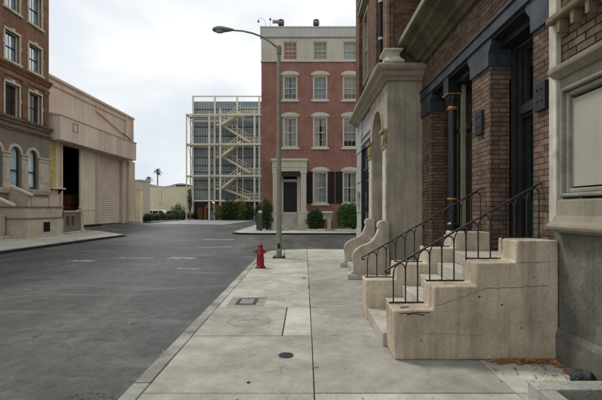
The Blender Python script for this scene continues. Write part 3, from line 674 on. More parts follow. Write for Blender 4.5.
mb = MB(); molding(mb, NF, Y0, Y1+.02, [(-.2, 3.12), (.0, 3.12), (.045, 3.155), (.08, 3.18), (.085, 3.20), (.085, 3.235), (.04, 3.26), (-.2, 3.28)]); mb.build('ledge', 'near_stone', nb, bevel=.004)
mb = MB(); wbox(mb, NF, Y0, Y1-.022, 3.28, 8.5, -.3, -.04); mb.build('brick_wall', 'brick_grey', nb)
mb = MB(); molding(mb, NF, Y0, Y1+.04, [(-.04, 3.74), (.08, 3.74), (.095, 3.76), (.095, 3.81), (-.04, 3.84)]); bl = mb.build('timber_rail', 'near_wood', nb, bevel=.004)
mb = MB()
for k in range(16):
    y = Y1-.13-k*.22; wprism(mb, NF, [(y-.022, 3.60), (y+.022, 3.60), (y+.03, 3.739), (y-.03, 3.739)], -.04, .06)
mb.split('bracket', 'near_wood', bl, bevel=.004)
mb = MB(); wbox(mb, NF, Y1-.02, Y1+.112, 1.53, 8.5, -.2, .015); mb.build('corner_strip', 'strip', nb, bevel=.01)
mb = MB(); mb.box(NX+.3, 12, Y0, Y1+.15, 8.3, 8.6); mb.box(NX-.1, NX+.3, Y0, Y1+.15, 8.5, 8.75); mb.build('roof', 'near_stone', nb)

# ================================================================== corner building with arcade and brick upper floors
BX, BY = 2.0, 9.7; BF = ('x', BX, -1); BC = ('y', BY, -1)
b3 = thing('corner_building', 'corner building with cream stucco porch arch, heavy stone cornice and brick upper storeys', 'building', (BX, 12.5, 0))
E = 15.35
mb = MB(); mb.box(BX+.0, BX+1.2, BY, BY+.3, -.1, 4.80); mb.build('side_wall', 'b3_stone', b3, bevel=.006)
mb = MB()      # street wall with the arch
sp = 3.62; cyA, rA = 11.0, .72
poly = [(BY+.302, -.1), (BY+.302, 4.8), (12.28, 4.8), (12.28, -.1), (cyA+rA, -.1), (cyA+rA, sp)]+arc(cyA, sp, rA, 0, 180, 14)[1:]+[(cyA-rA, -.1)]
wprism(mb, BF, poly, -.28, 0); mb.build('arcade_wall', 'b3_stone', b3)
mb = MB(); ring = arc(cyA, sp, rA+.11, 0, 180, 16)+arc(cyA, sp, rA+.0, 180, 0, 16); wprism(mb, BF, ring, 0.001, .035); mb.build('arch_moulding', 'b3_cornice', b3)
for (ya, yb) in ((BY+.02, BY+.40), (cyA+rA+.05, 12.22)):
    mb = MB(); wbox(mb, BF, ya, yb, .15, 3.2, .002, .05); p = mb.build('pilaster', 'strip', b3, bevel=.008)
    mb = MB(); wbox(mb, BF, ya, yb, 3.2, 3.56, .002, .07)
    for k in range(3): wbox(mb, BF, ya+.03+k*(yb-ya-.06)/3, ya+.02+(k+1)*(yb-ya-.06)/3-.03, 3.25, 3.5, .07, .10)
    mb.build('capital', 'gold_cream', p, bevel=.006)
    mb = MB(); wbox(mb, BF, ya-.03, yb+.03, 3.56, 3.63, .002, .13); wbox(mb, BF, ya-.02, yb+.02, 3.16, 3.2, .002, .08); mb.build('abacus', 'b3_cornice', p, bevel=.006)
mb = MB(); mb.box(BX+1.1, BX+1.2, BY+.3, 12.3, 0, 4.8); mb.box(BX+.28, BX+1.1, 12.0, 12.28, 0, 4.8); mb.box(BX+.28, BX+1.1, BY+.3, 12.0, 4.5, 4.8); mb.box(BX-.0, BX+1.1, BY+.3, 12.0, -.1, .85); mb.build('porch_wall', 'b3_stone', b3)
mb = MB()      # storefront beyond the arch
wbox(mb, BF, 12.28, 12.42, -.1, 3.85, -.25, .02); wbox(mb, BF, 13.95, 14.1, -.1, 3.85, -.25, .02); wbox(mb, BF, 12.42, 13.95, 3.70, 3.85, -.25, .02); wbox(mb, BF, 12.42, 13.95, -.1, .75, -.25, .0)
wbox(mb, BF, 12.42, 13.95, 2.95, 3.03, -.18, -.02); wbox(mb, BF, 13.15, 13.21, .75, 3.7, -.18, -.03)
sf = mb.build('storefront', 'black_paint', b3, bevel=.006)
mb = MB(); mb.quad(*[wp(BF, *q) for q in ((12.42, .75, -.05), (13.95, .75, -.05), (13.95, 3.7, -.05), (12.42, 3.7, -.05))]); mb.build('pane', 'glass_sky', sf)
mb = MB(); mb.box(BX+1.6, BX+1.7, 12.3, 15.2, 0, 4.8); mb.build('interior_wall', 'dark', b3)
mb = MB(); wbox(mb, BF, 12.28, 14.1, 3.85, 4.8, -.25, -.03); wbox(mb, BF, 12.28, 14.12, 3.87, 3.93, -.03, .03); wbox(mb, BF, 12.28, 14.12, 4.1, 4.14, -.03, .015); mb.build('frieze', 'b3_grey', b3, bevel=.004)
mb = MB(); rnd = random.Random(5)
for k in range(9): wbox(mb, BF, 14.1, E, -.1+k*.545, -.1+(k+1)*.545-.012, -.4, .01+(k % 2)*.02)
mb.split('quoin_wall', 'b3_grey', b3, bevel=.012)
mb = MB(); wbox(mb, BF, 14.45, 14.7, 1.75, 2.3, .03, .12); mb.build('meter_cabinet', 'b3_grey', b3, bevel=.01)
mb = MB(); mb.box(BX+.1, BX+8, E-.3, E-.01, -.1, 12); mb.box(BX+.05, BX+8, BY+.3, E, 11.8, 12); mb.build('back_wall', 'brick_corner', b3)
mb = MB()      # cornice wraps the corner
pr = [(0, 4.78), (.05, 4.78), (.08, 4.83), (.16, 4.88), (.19, 4.96), (.27, 5.0), (.30, 5.04), (.30, 5.10), (.24, 5.14), (0, 5.18)]
n = len(pr); runs = []
for kind in range(4):
    ring = []
    for d, z in pr:
        if kind == 0: p = (BX+1.1, BY-d, z)
        elif kind == 1: p = (BX-d, BY-d, z)
        elif kind == 2: p = (BX-d, E+d, z)
        else: p = (BX+3.0, E+d, z)
        ring.append(mb.bm.verts.new(p))
    runs.append(ring)
for A, B in zip(runs, runs[1:]):
    for i in range(n-1): mb.bm.faces.new([A[i], A[i+1], B[i+1], B[i]])
mb.build('cornice', 'b3_cornice', b3)
mb = MB(); mb.box(BX+.03, BX+1.2, BY+.02, E, 4.79, 5.16); mb.build('cornice_core', 'b3_cornice', b3)
# corner pedestal on the cornice, camera side and street side
mb = MB()
pp = [(0, 5.181), (.26, 5.181), (.28, 5.24), (.20, 5.28), (.16, 5.36), (.17, 5.42), (.24, 5.46), (.24, 5.51), (0, 5.53)]
def wrap_block(mb, x0, x1, y0, y1, prof):
    rings = []
    for d, z in prof[1:-1]:
        rings.append([mb.bm.verts.new(p) for p in ((x0-d, y0-d, z), (x1+d, y0-d, z), (x1+d, y1+d, z), (x0-d, y1+d, z))])
    for A, B in zip(rings, rings[1:]):
        for i in range(4): mb.bm.faces.new([A[i], A[(i+1) % 4], B[(i+1) % 4], B[i]])
    mb.bm.faces.new(rings[0][::-1]); mb.bm.faces.new(rings[-1])
pq = [(0, 0), (.13, 5.181), (.13, 5.235), (.07, 5.29), (.03, 5.37), (.05, 5.44), (.11, 5.48), (.11, 5.52), (0, 0)]
wrap_block(mb, BX+.0, BX+.24, BY-.05, BY+.35, pq); mb.build('pedestal', 'strip', b3, bevel=.004)
mb = MB(); wrap_block(mb, BX+.0, BX+.2, 11.0, 12.2, pq); wrap_block(mb, BX+.0, BX+.2, 14.4, 15.3, pq); mb.build('pedestal', 'b3_cornice', b3, bevel=.004)
mb = MB(); mb.box(BX+.05, BX+6, BY+.02, BY+.3, 5.18, 12); mb.build('upper_wall', 'brick_corner', b3)
mb = MB(); mb.box(BX-.02, BX+.14, BY-.03, BY+.42, 5.52, 12); mb.box(BX-.05, BX+.1, 11.0, 12.2, 5.52, 12); mb.box(BX-.05, BX+.1, 14.4, 15.32, 5.52, 12); mb.split('brick_pilaster', 'brick_corner', b3, bevel=.005)
mb = MB(); mb.box(BX-.045, BX+.03, BY-.045, BY+.03, 5.53, 12); mb.build('corner_quoin', 'brick_tan', b3)
mb = MB(); mb.box(BX+.12, BX+.3, 12.2, 14.4, 5.18, 12); mb.box(BX+.12, BX+.3, BY+.42, 11.0, 5.18, 12); mb.build('recess_wall', 'brick_tan', b3)
mb = MB(); mb.box(BX-.1, BX+.12, 12.21, 14.39, 8.55, 8.75); mb.box(BX-.14, BX+.12, 12.21, 14.39, 8.75, 8.82); mb.build('spandrel', 'b3_cornice', b3, bevel=.004)
U = ('x', BX+.12, -1)
for z0, z1 in ((5.9, 8.2), (9.1, 11.2)):
    sash_window(b3, U, 12.75, 13.85, z0, z1, depth=-.04, fm='b3_cornice', room=False, seed=3)
mb = MB(); mb.tube([(BX+.03, 10.72, 5.2), (BX+.03, 10.72, 12)], .055, 12); dp = mb.build('downpipe', 'dark_frame', b3, smooth=True)
mb = MB()
for z in (6.2, 7.2, 7.9, 9.3, 10.6): mb.lathe([(.065, 0), (.065, .06)], (BX+.03, 10.72, z), 12)
mb.split('pipe_bracket', 'steel_white', dp)
mb = MB(); mb.box(BX-.2, BX+6, BY-.2, E+.2, 12, 12.4); mb.build('parapet', 'b3_cornice', b3)
# porch of the corner building: scroll-sided steps
st = thing('scroll_stoop', 'pale stone stoop between two scroll-topped side walls at the arched porch', 'stoop', (1.6, 10.8, 0))
def scroll_poly():
    P = [(1.10, 0), (1.10, .16), (1.155, .17), (1.16, .36)]
    P += [(1.14+.0, .44), (1.13, .52), (1.15, .60), (1.20, .68), (1.27, .74), (1.36, .79), (1.47, .83), (1.57, .88), (1.65, .95), (1.70, 1.04), (1.74, 1.14), (1.765, 1.20)]
    P += [(1.74, 1.24), (1.735, 1.30), (1.76, 1.36), (1.82, 1.395), (1.89, 1.40), (1.94, 1.37), (2.02, 1.36), (2.02, 0)]
    return P
for y in (9.56, 11.55):
    mb = MB(); mb.prism(scroll_poly(), lambda x, z, w: (x, w, z), y, y+.20); ck = mb.build('side_wall', 'scroll', st, bevel=.012); worn(ck, .016, .01, .004)
    mb = MB(); mb.box(1.02, 1.6, y-.05, y+.25, 0, .12); mb.build('foot_slab', 'step', ck, bevel=.01)
for k in range(5):
    mb = MB(); mb.box(1.22+.16*k, 2.0 if k < 4 else 2.28, 9.765, 11.545, .17*k, .17*(k+1)-.002); mb.build('step', 'step', st, bevel=.01)

# ================================================================== near stoop with two stepped cheek walls and arched railings
s1 = thing('railed_stoop', 'stained beige stoop with stepped side walls and black arched iron railings', 'stoop', (1.9, 5.4, 0))
xs = [.985, 1.44, 1.92, 2.36]; ZT = [.555, .82, 1.085, 1.335]
def cheek(y0, y1, xe, m, seed):
    """stepped wall as one subdivided, slightly uneven mesh"""
    mb = MB(); poly = [(xs[0]+.02, 0), (xs[0], ZT[0])]
    for k in range(1, 4): poly += [(xs[k]-.004, ZT[k-1]+.006), (xs[k]+.006, ZT[k])]
    poly += [(xe, ZT[3]+.004), (xe, 0)]
    mb.prism(poly, lambda x, z, w: (x, w, z), y0, y1)
    return worn(mb.build('side_wall', m, s1, bevel=.014, seg=2), .011)
cheek(4.47, 4.9, 2.838, 'stoop', 1)
c2 = MB(); xs2 = [.93, 1.40, 1.87, 2.30]
poly = [(xs2[0]+.01, 0), (xs2[0], .60)]
for k in range(1, 4): poly += [(xs2[k], [.60, .845, 1.085][k-1]), (xs2[k]+.004, [.60, .845, 1.085, 1.33][k])]
poly += [(2.838, 1.33), (2.838, 0)]
c2.prism(poly, lambda x, z, w: (x, w, z), 6.12, 6.55); worn(c2.build('side_wall', 'stoop2', s1, bevel=.012, seg=2), .012)
for k in range(6):
    mb = MB(); mb.box(.955+.262*k, 3.10 if k == 5 else 2.83, 4.905, 6.115, .175*k, .175*(k+1)-(.002)); mb.build('step', 'step', s1, bevel=.012)
# split and chipped render on the near cheek wall
mb = MB()
def crackline(pts, w):
    for (a, b) in zip(pts, pts[1:]):
        mb.quad((a[0], 4.4655, a[1]-w), (b[0], 4.4655, b[1]-w*.7), (b[0], 4.4655, b[1]+w*.8), (a[0], 4.4655, a[1]+w))
rnd = random.Random(4)
def jag(x0, z0, x1, z1, n, a): return [(x0+(x1-x0)*i/n, z0+(z1-z0)*i/n+rnd.uniform(-a, a)) for i in range(n+1)]
crackline(jag(1.05, .525, 1.40, .535, 12, .006), .005); crackline(jag(1.14, .515, 1.34, .51, 8, .008), .006)
crackline(jag(2.0, .80, 2.72, .83, 16, .006), .0022); crackline(jag(1.46, .60, 2.0, .80, 14, .012), .0018)
crackline(jag(1.3, .30, 2.0, .28, 20, .008), .0010)
crackline(jag(2.37, 1.085, 2.74, 1.10, 9, .004), .0020)
mb.split('render_crack', 'joint', s1)
mb = MB(); rnd = random.Random(14)
for (cx0, cy0, a_, b_, zc) in ((1.15, 4.60, .07, .016, .5665), (1.10, 4.575, .025, .012, .5665), (1.62, 4.62, .02, .01, .833), (2.12, 4.66, .016, .01, 1.097)):
    P_ = [(cx0+a_*rnd.uniform(.6, 1.15)*math.cos(q*.524)+.0, cy0+b_*rnd.uniform(.5, 1.3)*math.sin(q*.524)+.25*(a_*math.cos(q*.524)), zc) for q in range(12)]
    mb.bm.faces.new([mb.bm.verts.new(p) for p in P_])
for (cx0, z0_, r_) in ((2.2, .62, .012), (1.72, .40, .009), (2.55, .93, .010), (1.3, .22, .008), (2.42, .36, .011), (1.95, .71, .012)):
    P_ = [(cx0+r_*rnd.uniform(.6, 1.5)*math.cos(q*.785), 4.4653, z0_+r_*rnd.uniform(.4, 1.0)*math.sin(q*.785)) for q in range(8)]
    mb.bm.faces.new([mb.bm.verts.new(p) for p in P_])
mb.split('chip', 'joint', s1)
def railing(y, x0, z0, x1, z1, tiers, name_i, xsr):
    """sloped rail, round-arched bars standing on stepped bottom bars"""
    zr = lambda x: z0+(z1-z0)*(x-x0)/(x1-x0)
    mb = MB(); pts = []
    for k in range(9):      # hook at the foot
        a = R(-20-k*28); pts.append((x0+.012+.022*math.cos(a), y, z0-.012+.022*math.sin(a)))
    pts += [(x0+.05, y, zr(x0+.05)), (x1, y, z1), (x1+.05, y, z1+.012), (FX+.01, y, z1+.012)]
    mb.tube([p for p in pts], .0125, 8); rail = mb.build('top_rail', 'iron', s1, smooth=True)
    mb = MB()
    for i, (a, b, z) in enumerate(tiers):
        mb.box(a, b, y-.011, y+.011, z, z+.014)
        if i < len(tiers)-1: mb.box(b-.011, b+.004, y-.011, y+.011, z+.014, tiers[i+1][2]+.014)
    mb.build('bottom_bar', 'iron', rail)
    def base(x):
        for a, b, z in tiers:
            if x <= b+.004: return z
        return tiers[-1][2]
    xx = xsr
    for i, x in enumerate(xx):
        mb = MB(); top = zr(x)-.15
        if i == 0: top = zr(x)-.12
        mb.tube([(x, y, base(x)), (x, y, top)], .0088, 6)
        mb.lathe([(.008, 0), (.012, .006), (.012, .016), (.008, .022)], (x, y, top-.03), 8)
        if i < len(xx)-1:
            x2 = xx[i+1]; w = (x2-x)/2; c = (x+x2)/2; za, zb = top, zr(x2)-.15
            P = []
            for k in range(13):
                t = k/12; a = math.pi*(1-t); px = c+w*math.cos(a)
                zs = za+(zb-za)*t
                apex = zr(c)-.012-(za+zb)/2
                P.append((px, y, zs+apex*math.sin(a)**.85 if 0 < k < 12 else zs))
            mb.tube(P, .0088, 6)
        mb.build('baluster', 'iron', rail, smooth=True)
    return rail
railing(4.80, .975, .955, 2.80, 1.985, [(1.01, 1.465, .562), (1.465, 1.945, .826), (1.945, 2.385, 1.09), (2.385, 2.83, 1.34)], 1, [1.06+.1455*i for i in range(13)])
railing(6.34, .91, .92, 2.79, 2.01, [(.95, 1.42, .603), (1.42, 1.89, .848), (1.89, 2.32, 1.09), (2.32, 2.83, 1.335)], 2, [.99+.149*i for i in range(13)])
# low kerb frame of a planter pit, bottom right
mb = MB(); mb.box(2.0, 2.79, 3.42, 3.6, -.09, .15); mb.box(2.0, 2.14, -2, 3.419, -.09, .149); pk = mb.build('pit_kerb', 'kerb', bevel=.012)
tag(pk, 'low concrete kerb framing a pit at the bottom right corner of the pavement', 'kerb')
mb = MB(); mb.box(2.141, 2.79, -2, 3.419, -.02, .012); struct(mb.build('pit_soil', 'joint'))
# dark rock + dead leaves
mb = MB(); bmesh.ops.create_icosphere(mb.bm, subdivisions=4, radius=1)
for v in mb.bm.verts:
    d = v.co.normalized(); k = 1+.28*noise.noise(d*1.6+Vector((3, 1, 2)))+.12*noise.noise(d*5)+.05*noise.noise(d*12)
    v.co = Vector((2.655+d.x*.105*k, 3.83+d.y*.09*k, max(-.002, .07+d.z*.088*k)))
tag(mb.build('rock', 'rock', smooth=True), 'dark lumpy rock lying on the pavement against the grey base wall', 'rock')
mb = MB(); rnd = random.Random(8)
def leaflet(x, y, z):
    s = rnd.uniform(.011, .032); a = rnd.random()*6.28; t = rnd.uniform(-.5, .5); ca, sa = math.cos(a), math.sin(a)
    h = rnd.uniform(.0, .012)
    mb.quad((x-ca*s, y-sa*s, z+h), (x+sa*s*.45, y-ca*s*.45, z+h+abs(t)*s*.6), (x+ca*s, y+sa*s, z+h+t*s*.4), (x-sa*s*.45, y+ca*s*.45, z+h+.001))
for k in range(760):
    t = rnd.random()
    if t < .62: x = 2.0+rnd.betavariate(1.6, 1.1)*.80; y = 4.455-abs(rnd.gauss(0, .05)); z = .003+max(0, .012-.1*(4.45-y))*rnd.random()
    elif t < .86: q = rnd.random(); x = 2.77-abs(rnd.gauss(0, .05)); y = 4.45-q*.55; z = .003+rnd.random()*.006
    elif t < .93: x = 2.48+rnd.gauss(0, .09); y = 3.80+rnd.gauss(0, .04); z = .003
    else: x = 2.35+rnd.gauss(0, .28); y = 4.15+rnd.gauss(0, .2); z = .003
    if x > 2.79: x = 2.78
    leaflet(x, y, z)
for k in range(46):      # strays along the kerb and joints
    q = rnd.random()
    if q < .6: leaflet(-1.69-abs(rnd.gauss(0, .05)), rnd.uniform(2.5, 12), -.124)
    elif q < .8: leaflet(.09+rnd.gauss(0, .02), rnd.uniform(3, 10), .003)
    else: leaflet(rnd.uniform(-1.4, 2.6), rnd.uniform(3, 9), .004)
struct(mb.build('dead_leaves', 'litter'), 'stuff')

# ================================================================== small things on the near pavement
t = thing('meter_box', 'pale rectangular utility box cover with dark frame set in the pavement by the kerb', 'utility cover', (-1.05, 7.25, 0))
mb = MB(); mb.box(-1.37, -.72, 6.92, 7.62, -.02, .003); mb.build('surround', 'kerb', t)
mb = MB(); mb.box(-1.23, -1.17, 7.02, 7.5, 0, .008); mb.box(-.93, -.87, 7.02, 7.5, 0, .008); mb.box(-1.17, -.93, 7.02, 7.09, 0, .008); mb.box(-1.17, -.93, 7.46, 7.5, 0, .008); mb.build('frame', 'meter', t)
mb = MB(); mb.box(-1.168, -.932, 7.092, 7.458, 0, .007); lid = mb.build('lid', 'kerb', t)
mb = MB(); mb.lathe([(.022, 0), (.022, .0085)], (-1.05, 7.36, 0), 12); mb.build('keyhole', 'cast_iron', lid)
t = thing('drain_cover', 'small round grated iron cover in the middle of the pavement', 'drain cover', (-.22, 4.62, 0))
mb = MB(); mb.lathe([(.088, -.01), (.088, .004), (.078, .006), (.074, .004)], (-.22, 4.62, 0), 28); mb.build('rim', 'cast_iron', t)
mb = MB()
for k in range(-3, 4):
    h = math.sqrt(.072**2-(k*.02)**2); mb.box(-.22+k*.02-.005, -.22+k*.02+.005, 4.62-h, 4.62+h, 0, .009)
for k in (-2, 0, 2):
    h = math.sqrt(.072**2-(k*.02)**2); mb.box(-.22-h, -.22+h, 4.62+k*.02-.004, 4.62+k*.02+.004, 0, .0085)
mb.build('grate', 'meter', t)
t = thing('access_cover', 'round cast cover ring with faint red scratches in the newer concrete square', 'utility cover', (-.84, 6.0, 0))
mb = MB(); A = arc(-.84, 6.03, .325, 0, 360, 40); B = arc(-.84, 6.03, .312, 0, 360, 40)
for i in range(40): mb.quad((*A[i], .003), (*A[i+1], .003), (*B[i+1], .003), (*B[i], .003))
mb.build('ring', 'near_frame', t)
mb = MB(); mb.bm.faces.new([mb.bm.verts.new((*p, .0025)) for p in arc(-.84, 6.03, .31, 0, 360, 40)[:-1]]); mb.build('cover', 'sidewalk', t)
mb = MB()
for (x0, y0, x1, y1) in ((-1.02, 6.0, -.72, 6.1), (-.95, 6.12, -.8, 5.95), (-.75, 6.15, -.66, 6.02)): mb.quad((x0, y0, .0045), (x1, y1, .0045), (x1, y1+.01, .0045), (x0, y0+.012, .0045))
mb.split('scratch', 'rust_red', t)
for (x, y, r) in ((-.02, 9.7, .05), (-.55, 3.9, .018), (.05, 8.3, .0)):
    if r: 
        mb = MB(); mb.lathe([(r, -.01), (r, .004)], (x, y, 0), 14)
        tag(mb.build('valve_cap', 'rust'), ('tiny rusty cap in the pavement between hydrant and scroll-sided stoop' if y > 8 else 'tiny rusty cap in the pavement slab nearest the camera'), 'valve cap')

# fire hydrant
t = thing('fire_hydrant', 'red fire hydrant standing at the kerb in front of the lamp post', 'fire hydrant', (-1.27, 11.4, 0))
hx, hy = -1.27, 11.4
mb = MB(); mb.lathe([(.14, 0), (.14, .035), (.125, .05), (.112, .06), (.108, .16), (.112, .17), (.094, .36), (.085, .42), (.10, .44)], (hx, hy, 0), 24)
mb.lathe([(.105, .41), (.116, .415), (.116, .445), (.105, .455)], (hx, hy, 0), 24); brl = mb.build('barrel', 'red', t, smooth=True)
mb = MB()
for k in range(8): a = k*.785+.3; mb.lathe([(.012, .03), (.012, .055)], (hx+.113*math.cos(a), hy+.113*math.sin(a), 0), 6); mb.lathe([(.01, .42), (.01, .44)], (hx+.105*math.cos(a), hy+.105*math.sin(a), 0), 6)
mb.split('bolt', 'red', brl)
mb = MB(); mb.lathe([(.10, .455), (.094, .50), (.080, .535), (.066, .555), (.064, .62), (.068, .625), (.066, .655), (.04, .67), (.026, .672), (.024, .69)], (hx, hy, 0), 24); mb.build('bonnet', 'red', t, smooth=True)
for ax, ln in (((-1, 0, 0), .165), ((1, 0, 0), .165), ((0, -1, 0), .17)):
    mb = MB(); r = .052 if ax[1] else .042; mb.lathe([(r*.85, .06), (r*.85, ln-.06), (r*1.2, ln-.055), (r*1.2, ln-.01), (r*.95, ln), (.016, ln+.002), (.016, ln+.03)], (hx, hy, .475 if not ax[1] else .38), 16, axis=ax); mb.build('outlet_cap', 'red', t, smooth=True)
mb = MB(); mb.lathe([(.17, -.002), (.165, .006)], (hx, hy, 0), 20); mb.build('base_ring', 'rust', t)

# street lamp
t = thing('street_lamp', 'grey street lamp on a tall tapered post with curved arm reaching over the road', 'street lamp', (-.89, 13.7, 0))
px, py = -.89, 13.7
mb = MB(); mb.lathe([(.098, 0), (.096, .3), (.058, 7.2), (.045, 7.24)], (px, py, 0), 20); post = mb.build('post', 'pole', t, smooth=True)
mb = MB(); mb.box(px-.21, px+.21, py-.2, py+.2, 0, .03); bp = mb.build('base_plate', 'rust', t, bevel=.006)
mb = MB()
for a in (-1, 1):
    for b in (-1, 1): mb.lathe([(.022, .03), (.022, .07), (.012, .075)], (px+a*.155, py+b*.145, 0), 6)
mb.split('anchor_bolt', 'rust', bp)
mb = MB(); mb.box(px-.045, px+.045, py-.106, py-.07, .32, .5); mb.build('hand_hole', 'black_paint', post, bevel=.01)
mb = MB(); mb.tube([(px+.09, py-.05, .42), (px+.16, py-.06, .38), (px+.2, py-.06, .2), (px+.19, py-.05, .04)], .008, 6); mb.build('conduit', 'rust', post)
mb = MB(); mb.lathe([(.075, 6.95), (.085, 6.98), (.085, 7.2), (.06, 7.25)], (px, py, 0), 14); mb.build('clamp', 'pole', t, smooth=True)
P = [(px, 7.14), (px-.25, 7.35), (px-.55, 7.55), (px-.9, 7.68), (px-1.25, 7.76), (px-1.62, 7.785)]
mb = MB(); mb.tube([(x, py, z) for x, z in P], [.036, .034, .032, .03, .028, .026], 10); arm = mb.build('arm', 'pole', t, smooth=True)
mb = MB(); rings = []
for x, ry, rz, dzz in ((-1.55, .03, .03, 0), (-1.62, .06, .045, 0), (-1.75, .09, .07, .005), (-1.92, .13, .095, .015), (-2.08, .14, .10, .02), (-2.2, .115, .085, .015), (-2.26, .06, .05, .005), (-2.28, .02, .02, 0)):
    rings.append(mb.ring((px+x, py, 7.80+dzz), (ry, rz), (1, 0, 0), 16, up=(0, 0, 1)))
mb.skin(rings); hd = mb.build('lamp_head', 'lamp_head', t, smooth=True)
mb = MB(); rings = []
for k in range(6):
    a = R(k*17); rings.append([mb.bm.verts.new((px-2.03+.17*math.cos(a)*math.cos(b*.3927), py+.11*math.cos(a)*math.sin(b*.3927), 7.76-.075*math.sin(a))) for b in range(16)])
mb.skin(rings); mb.build('lens', 'curtain', hd, smooth=True)

# ================================================================== brown brick apartment house (left)
LX = -17.8; LF = ('x', LX, 1)
lb = thing('brown_brick_building', 'brown brick apartment building on the left with cream window surrounds and arched ground floor windows', 'building', (LX, 20, 0))
YA, YB = 12.0, 27.8
cols_ = [(12.95, 14.35), (15.2, 16.6), (17.35, 18.7), (19.4, 20.8), (21.5, 22.85), (23.62, 25.0), (25.68, 27.08)]
ins = .09
rows_ = [(13.72, 15.9), (10.6, 12.45), (7.32, 9.32), (17.0, 19.2)]
holes = [(a+ins, b-ins, z0, z1-ins) for a, b in cols_ for z0, z1 in rows_]
mb = MB(); wall(mb, LF, YA, YB, 6.6, 20.5, holes, -.45, 0); mb.build('wall', 'brick_brown', lb)
for i, (a, b) in enumerate(cols_):
    for j, (z0, z1) in enumerate(rows_):
        w = sash_window(lb, LF, a+ins, b-ins, z0, z1-ins, depth=.20, cd=.075, fm='cream_frame', frame=.05, glass='glass_sky' if j != 2 else 'glass', curt='curtain_blue_reflection' if j != 2 else None, muntins=(2, 1), seed=i*7+j, sashm='dark_frame')
        mb = MB(); wbox(mb, LF, a-.02, a+ins, z0, z1, .002, .05); wbox(mb, LF, b-ins, b+.02, z0, z1, .002, .05); wbox(mb, LF, a-.02, b+.02, z1-ins, z1+.04, .003, .07)
        wprism(mb, LF, [((a+b)/2-.1, z1-.1), ((a+b)/2+.1, z1-.1), ((a+b)/2+.13, z1+.14), ((a+b)/2-.13, z1+.14)], .0, .12)
        for zz in (z0+.9,):
            wbox(mb, LF, a-.07, a+.0, zz, zz+.22, .002, .06); wbox(mb, LF, b, b+.07, zz, zz+.22, .002, .06)
        mb.build('surround', 'cream_frame', w)
        if j in (0, 3, 1):
            mb = MB(); wbox(mb, LF, a-.08, b+.08, z0-.14, z0-.001, -.3, .13); mb.build('sill', 'cream_frame', w, bevel=.008)
mb = MB(); molding(mb, LF, YA, YB+.12, [(-.1, 10.0), (.07, 10.05), (.10, 10.18), (.20, 10.30), (.22, 10.40), (-.1, 10.48)]); mb.build('belt_course', 'brown_trim', lb)
mb = MB(); molding(mb, LF, YA, YB+.05, [(-.1, 9.62), (.06, 9.64), (.08, 9.72), (-.1, 9.78)]); mb.build('belt_course', 'brown_trim', lb)
mb = MB(); molding(mb, LF, YA, YB+.16, [(-.1, 6.88), (.08, 6.90), (.12, 7.02), (.26, 7.12), (.28, 7.22), (-.1, 7.3)]); mb.build('belt_course', 'belt', lb)
mb = MB(); molding(mb, LF, YA, YB+.14, [(-.1, 6.42), (.06, 6.44), (.10, 6.52), (.20, 6.58), (.20, 6.64), (-.1, 6.70)]); mb.build('belt_course', 'belt', lb)
for a in (14.5, 16.7, 18.8, 20.9, 22.98, 25.1, 27.2):
    mb = MB(); wbox(mb, LF, a, a+.44, 7.3, 9.62, .002, .08); wbox(mb, LF, a-.03, a+.47, 7.31, 7.55, .002, .12); wbox(mb, LF, a-.03, a+.47, 9.40, 9.62, .002, .12); mb.build('pilaster', 'brown_trim', lb, bevel=.006)
# ground floor with arches
sp_, rr = 5.02, .46
mb = MB(); ac = [24.55, 26.13, 22.97, 21.4, 19.8, 18.2, 16.6]
edges = sorted(ac); us = [YA]+[y for y in edges]+[YB]
for i in range(len(edges)):
    c = edges[i]; l = YA if i == 0 else (edges[i-1]+c)/2; r = YB if i == len(edges)-1 else (c+edges[i+1])/2
    poly = [(l, 2.95), (l, 6.45), (r, 6.45), (r, 2.95), (c+rr, 2.95), (c+rr, sp_)]+arc(c, sp_, rr, 0, 180, 14)[1:]+[(c-rr, 2.95)]
    wprism(mb, LF, poly, -.4, 0)
wbox(mb, LF, YA, YB, -.1, 2.95, -.4, 0); mb.build('ground_floor_wall', 'ground_stucco', lb)
for i, c in enumerate(edges):
    ring = arc(c, sp_, rr+.17, 0, 180, 18)+arc(c, sp_, rr, 180, 0, 18)
    mb = MB(); wprism(mb, LF, ring, .002, .07); ar = mb.build('arch_surround', 'left_stone', lb)
    mb = MB(); d0 = -.17
    poly = [(c-rr, 2.95), (c-rr, sp_)]+arc(c, sp_, rr, 180, 0, 14)[1:]+[(c+rr, 2.95)]
    k = MB(); k.bm.faces.new([k.bm.verts.new(wp(LF, u, z, d0)) for u, z in poly])
    mb.quad(*[wp(LF, *q) for q in ((c-rr, 2.95, d0-.05), (c+rr, 2.95, d0-.05), (c+rr, 5.5, d0-.05), (c-rr, 5.5, d0-.05))])
    cu = mb.build('curtain', 'curtain_blue_reflection', ar)  # flat sheet, its blue paints the sky reflection in the arched pane
    k.build('pane', 'glass', ar)
    mb = MB(); wbox(mb, LF, c-rr, c-rr+.06, 2.95, sp_+.1, d0-.03, d0+.04); wbox(mb, LF, c+rr-.06, c+rr, 2.95, sp_+.1, d0-.03, d0+.04); wbox(mb, LF, c-rr+.06, c+rr-.06, 3.98, 4.06, d0-.03, d0+.04); wbox(mb, LF, c-rr+.06, c+rr-.06, 2.95, 3.05, d0-.03, d0+.04)
    wprism(mb, LF, arc(c, sp_+.1, rr, 0, 180, 12)+arc(c, sp_+.1, rr-.07, 180, 0, 12), d0-.03, d0+.04); mb.build('sash', 'dark_frame', ar)
